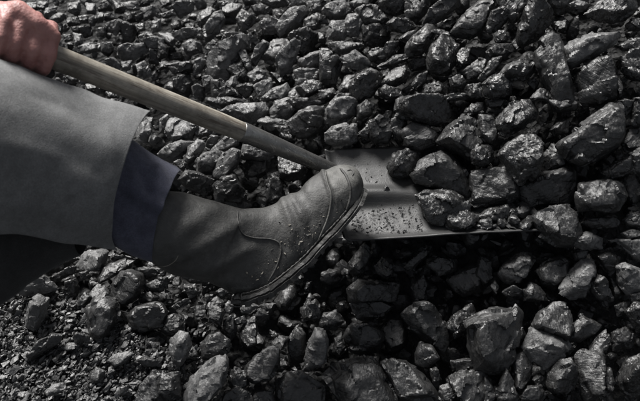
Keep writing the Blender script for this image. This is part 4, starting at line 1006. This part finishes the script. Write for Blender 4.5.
# ---------------------------------------------------------------- what each lump is called
ANCHORS = [
 (598, 140, 'huge slanting slab-like coal lump at the right side of the heap', 'the huge slanting slab'),
 (552, 70, 'long upright coal slab standing left of the flat wedge near the top right', 'the long upright slab'),
 (592, 47, 'long flat wedge of pale coal pointing up right, above a blocky lump', 'the long flat wedge'),
 (608, 12, 'big pale rough coal lump cut off by the top edge at right', 'the pale top right lump'),
 (595, 83, 'blocky upright coal lump directly below the long flat wedge', 'the block under the wedge'),
 (634, 67, 'big glossy coal lump cut off by the right edge near the top', 'the glossy right edge lump'),
 (532, 24, 'tall knobbly glossy coal lump near the top, left of the long upright slab', 'the tall knobbly lump'),
 (512, 12, 'grey coal lump cut off by the top edge, left of the tall knobbly lump', 'the grey top edge lump'),
 (443, 56, 'large rounded upright glossy coal lump in the upper middle of the right half', 'the large rounded upright lump'),
 (470, 18, 'large coal lump near the top edge leaning up right, above the rounded upright lump', 'the leaning top edge lump'),
 (421, 111, 'wide pale layered coal lump lying above the shovel blade', 'the pale layered lump'),
 (516, 116, 'rounded glossy coal lump up left of the huge slanting slab', 'the rounded glossy lump'),
 (522, 160, 'big speckled glossy coal lump just beyond the far end of the blade', 'the big speckled lump'),
 (548, 187, 'broad coal lump with a lit flat top at the far tip of the blade', 'the broad flat topped lump'),
 (494, 187, 'square blocky coal lump resting on the far part of the shovel blade', 'the square block on the blade'),
 (442, 178, 'big angular pyramid-like coal lump on the middle of the shovel blade', 'the angular lump on the blade'),
 (406, 165, 'shiny faceted coal lump on the blade nearest to the toe of the boot', 'the shiny lump on the blade'),
 (438, 208, 'glossy rounded coal lump near the front edge of the shovel blade', 'the glossy front blade lump'),
 (463, 218, 'small glossy coal lump touching the front edge of the shovel blade', 'the small front blade lump'),
 (495, 215, 'low flat shiny coal lump at the far end of the blade\'s front edge', 'the low shiny blade lump'),
 (555, 225, 'big rounded coal lump lying just off the tip of the shovel blade', 'the big lump off the tip'),
 (600, 195, 'blocky coal lump with a flat lit top below the huge slanting slab', 'the block below the slab'),
 (577, 280, 'pale oblong upright coal lump below the tip of the shovel', 'the pale oblong lump'),
 (630, 278, 'pale bright coal lump at the right edge below the middle', 'the pale right edge lump'),
 (555, 272, 'smooth dark round coal lump left of the pale oblong lump', 'the smooth dark round lump'),
 (514, 270, 'slanting coal lump in the shade below the shovel tip', 'the shaded slanting lump'),
 (495, 340, 'huge dull coal lump in the lower right, largest below the shovel', 'the huge dull lower lump'),
 (552, 322, 'rounded coal lump leaning on the cracked pale lump from above', 'the rounded leaning lump'),
 (545, 347, 'cracked pale coal lump right of the huge dull lump', 'the cracked pale lump'),
 (590, 375, 'tall column-like coal lump in the lower right corner area', 'the tall column lump'),
 (365, 382, 'huge smooth-faced coal block at the bottom centre edge', 'the huge bottom block'),
 (424, 328, 'long slanting coal slab left of the huge dull lower lump', 'the long slanting slab'),
 (364, 339, 'rounded coal lump just above the huge bottom block', 'the rounded lower lump'),
 (263, 365, 'pale chunky coal lump below the heel of the boot', 'the pale lump below the heel'),
 (205, 381, 'large pale coal lump at the bottom edge, left of the middle', 'the large pale bottom lump'),
 (180, 348, 'small diamond-shaped pale coal lump above the large pale bottom lump', 'the diamond-shaped lump'),
 (92, 262, 'pale flat-sided coal lump just below the trouser leg', 'the pale lump under the trousers'),
 (38, 288, 'pointed pale coal lump at the left end of the heap\'s crest', 'the pointed pale lump'),
 (36, 314, 'upright pale oval coal lump below the pointed pale lump', 'the upright pale oval lump'),
 (128, 288, 'big rounded coal lump below the blue cuff', 'the big lump below the cuff'),
 (103, 318, 'big coal lump narrowing downwards above the coal chips', 'the big narrowing lump'),
 (147, 317, 'broad flat coal lump right of the big narrowing lump', 'the broad flat lump'),
 (338, 11, 'bright pale coal lump at the top edge right of the middle', 'the bright top edge lump'),
 (338, 31, 'small bright cube-like coal lump near the top, right of the middle', 'the small bright cube'),
 (366, 85, 'large glossy round coal lump up left of the pale layered lump', 'the large glossy round lump'),
 (292, 23, 'large bright slanting coal lump near the top centre', 'the large bright slanting lump'),
 (247, 21, 'small shiny crumpled coal lump near the top, left of the bright slanting lump', 'the shiny crumpled lump'),
 (226, 60, 'large dark coal lump with a lit upper rim above the handle', 'the large dark rimmed lump'),
 (131, 52, 'rounded coal lump above the middle of the wooden handle', 'the rounded lump by the handle'),
 (90, 48, 'pale oval coal lump beside the handle close to the hand', 'the pale oval near the hand'),
 (184, 10, 'pale flat coal lump near the top edge above the handle', 'the pale flat top lump'),
 (245, 112, 'pale rough coal lump just above the joint of handle and steel', 'the pale lump at the joint'),
 (309, 123, 'big coal lump just above the steel socket', 'the big lump above the socket'),
 (226, 166, 'oval coal lump between the handle and the boot, leaning right', 'the leaning oval lump'),
 (292, 170, 'bright shiny coal lump between the steel socket and the toe', 'the shiny lump by the toe'),
 (183, 130, 'pale broad coal lump under the handle near the trouser hem', 'the pale lump by the hem'),
]
refs = []
free = list(FRONT)
for ax, ay, lab, ref in ANCHORS:
    L = min(free, key=lambda q: (q['c'][0] - ax) ** 2 + (q['c'][1] - ay) ** 2)
    free = [q for q in free if q is not L]; L['label'] = lab; refs.append((L['c'], ref))
refs += [(np.array((345.0, 180.0)), 'the boot toe'), (np.array((255.0, 292.0)), 'the boot heel')]
ORD = ['nearest', 'second', 'third', 'fourth', 'fifth', 'sixth', 'seventh', 'eighth', 'ninth', 'tenth', 'eleventh', 'twelfth']
DIRN = ['right of', 'up right of', 'above', 'up left of', 'left of', 'down left of', 'below', 'down right of']
bins = {}
for L in free:
    c = L['c']
    rc, ref = min(refs, key=lambda q: (q[0][0] - c[0]) ** 2 + (q[0][1] - c[1]) ** 2)
    dx, dy = c[0] - rc[0], rc[1] - c[1]
    k = int(round(math.degrees(math.atan2(dy, dx)) / 45)) % 8
    bins.setdefault((ref, k), []).append((math.hypot(dx, dy), L))
for (ref, k), lst in bins.items():
    lst.sort(key=lambda q: q[0])
    for n, (dist, L) in enumerate(lst):
        q = L['poly'] - L['c']; ev, evec = np.linalg.eigh(q.T @ q)
        ratio = math.sqrt(ev[1] / max(ev[0], 1e-6)); d = evec[:, 1]
        ang = abs(math.degrees(math.atan2(d[1], d[0]))); ang = min(ang, 180 - ang)
        shape = 'chunky' if ratio < 1.5 else ('upright' if ang > 60 else 'flat-lying' if ang < 25 else 'slanting')
        tone = 'pale' if 'l' in L['fl'] else 'glossy' if 's' in L['fl'] else 'deep-set' if 'd' in L['fl'] else 'black'
        size = 'small' if L['area'] < 160 else 'mid-sized' if L['area'] < 480 else 'large'
        L['label'] = '%s %s %s coal lump, %s%s %s' % (size, tone, shape, (ORD[n] + ' one ') if len(lst) > 1 else '', DIRN[k], ref)
for L in FRONT:
    tag(L['obj'], L['label'], 'coal lump', 'coal lumps of the heap')
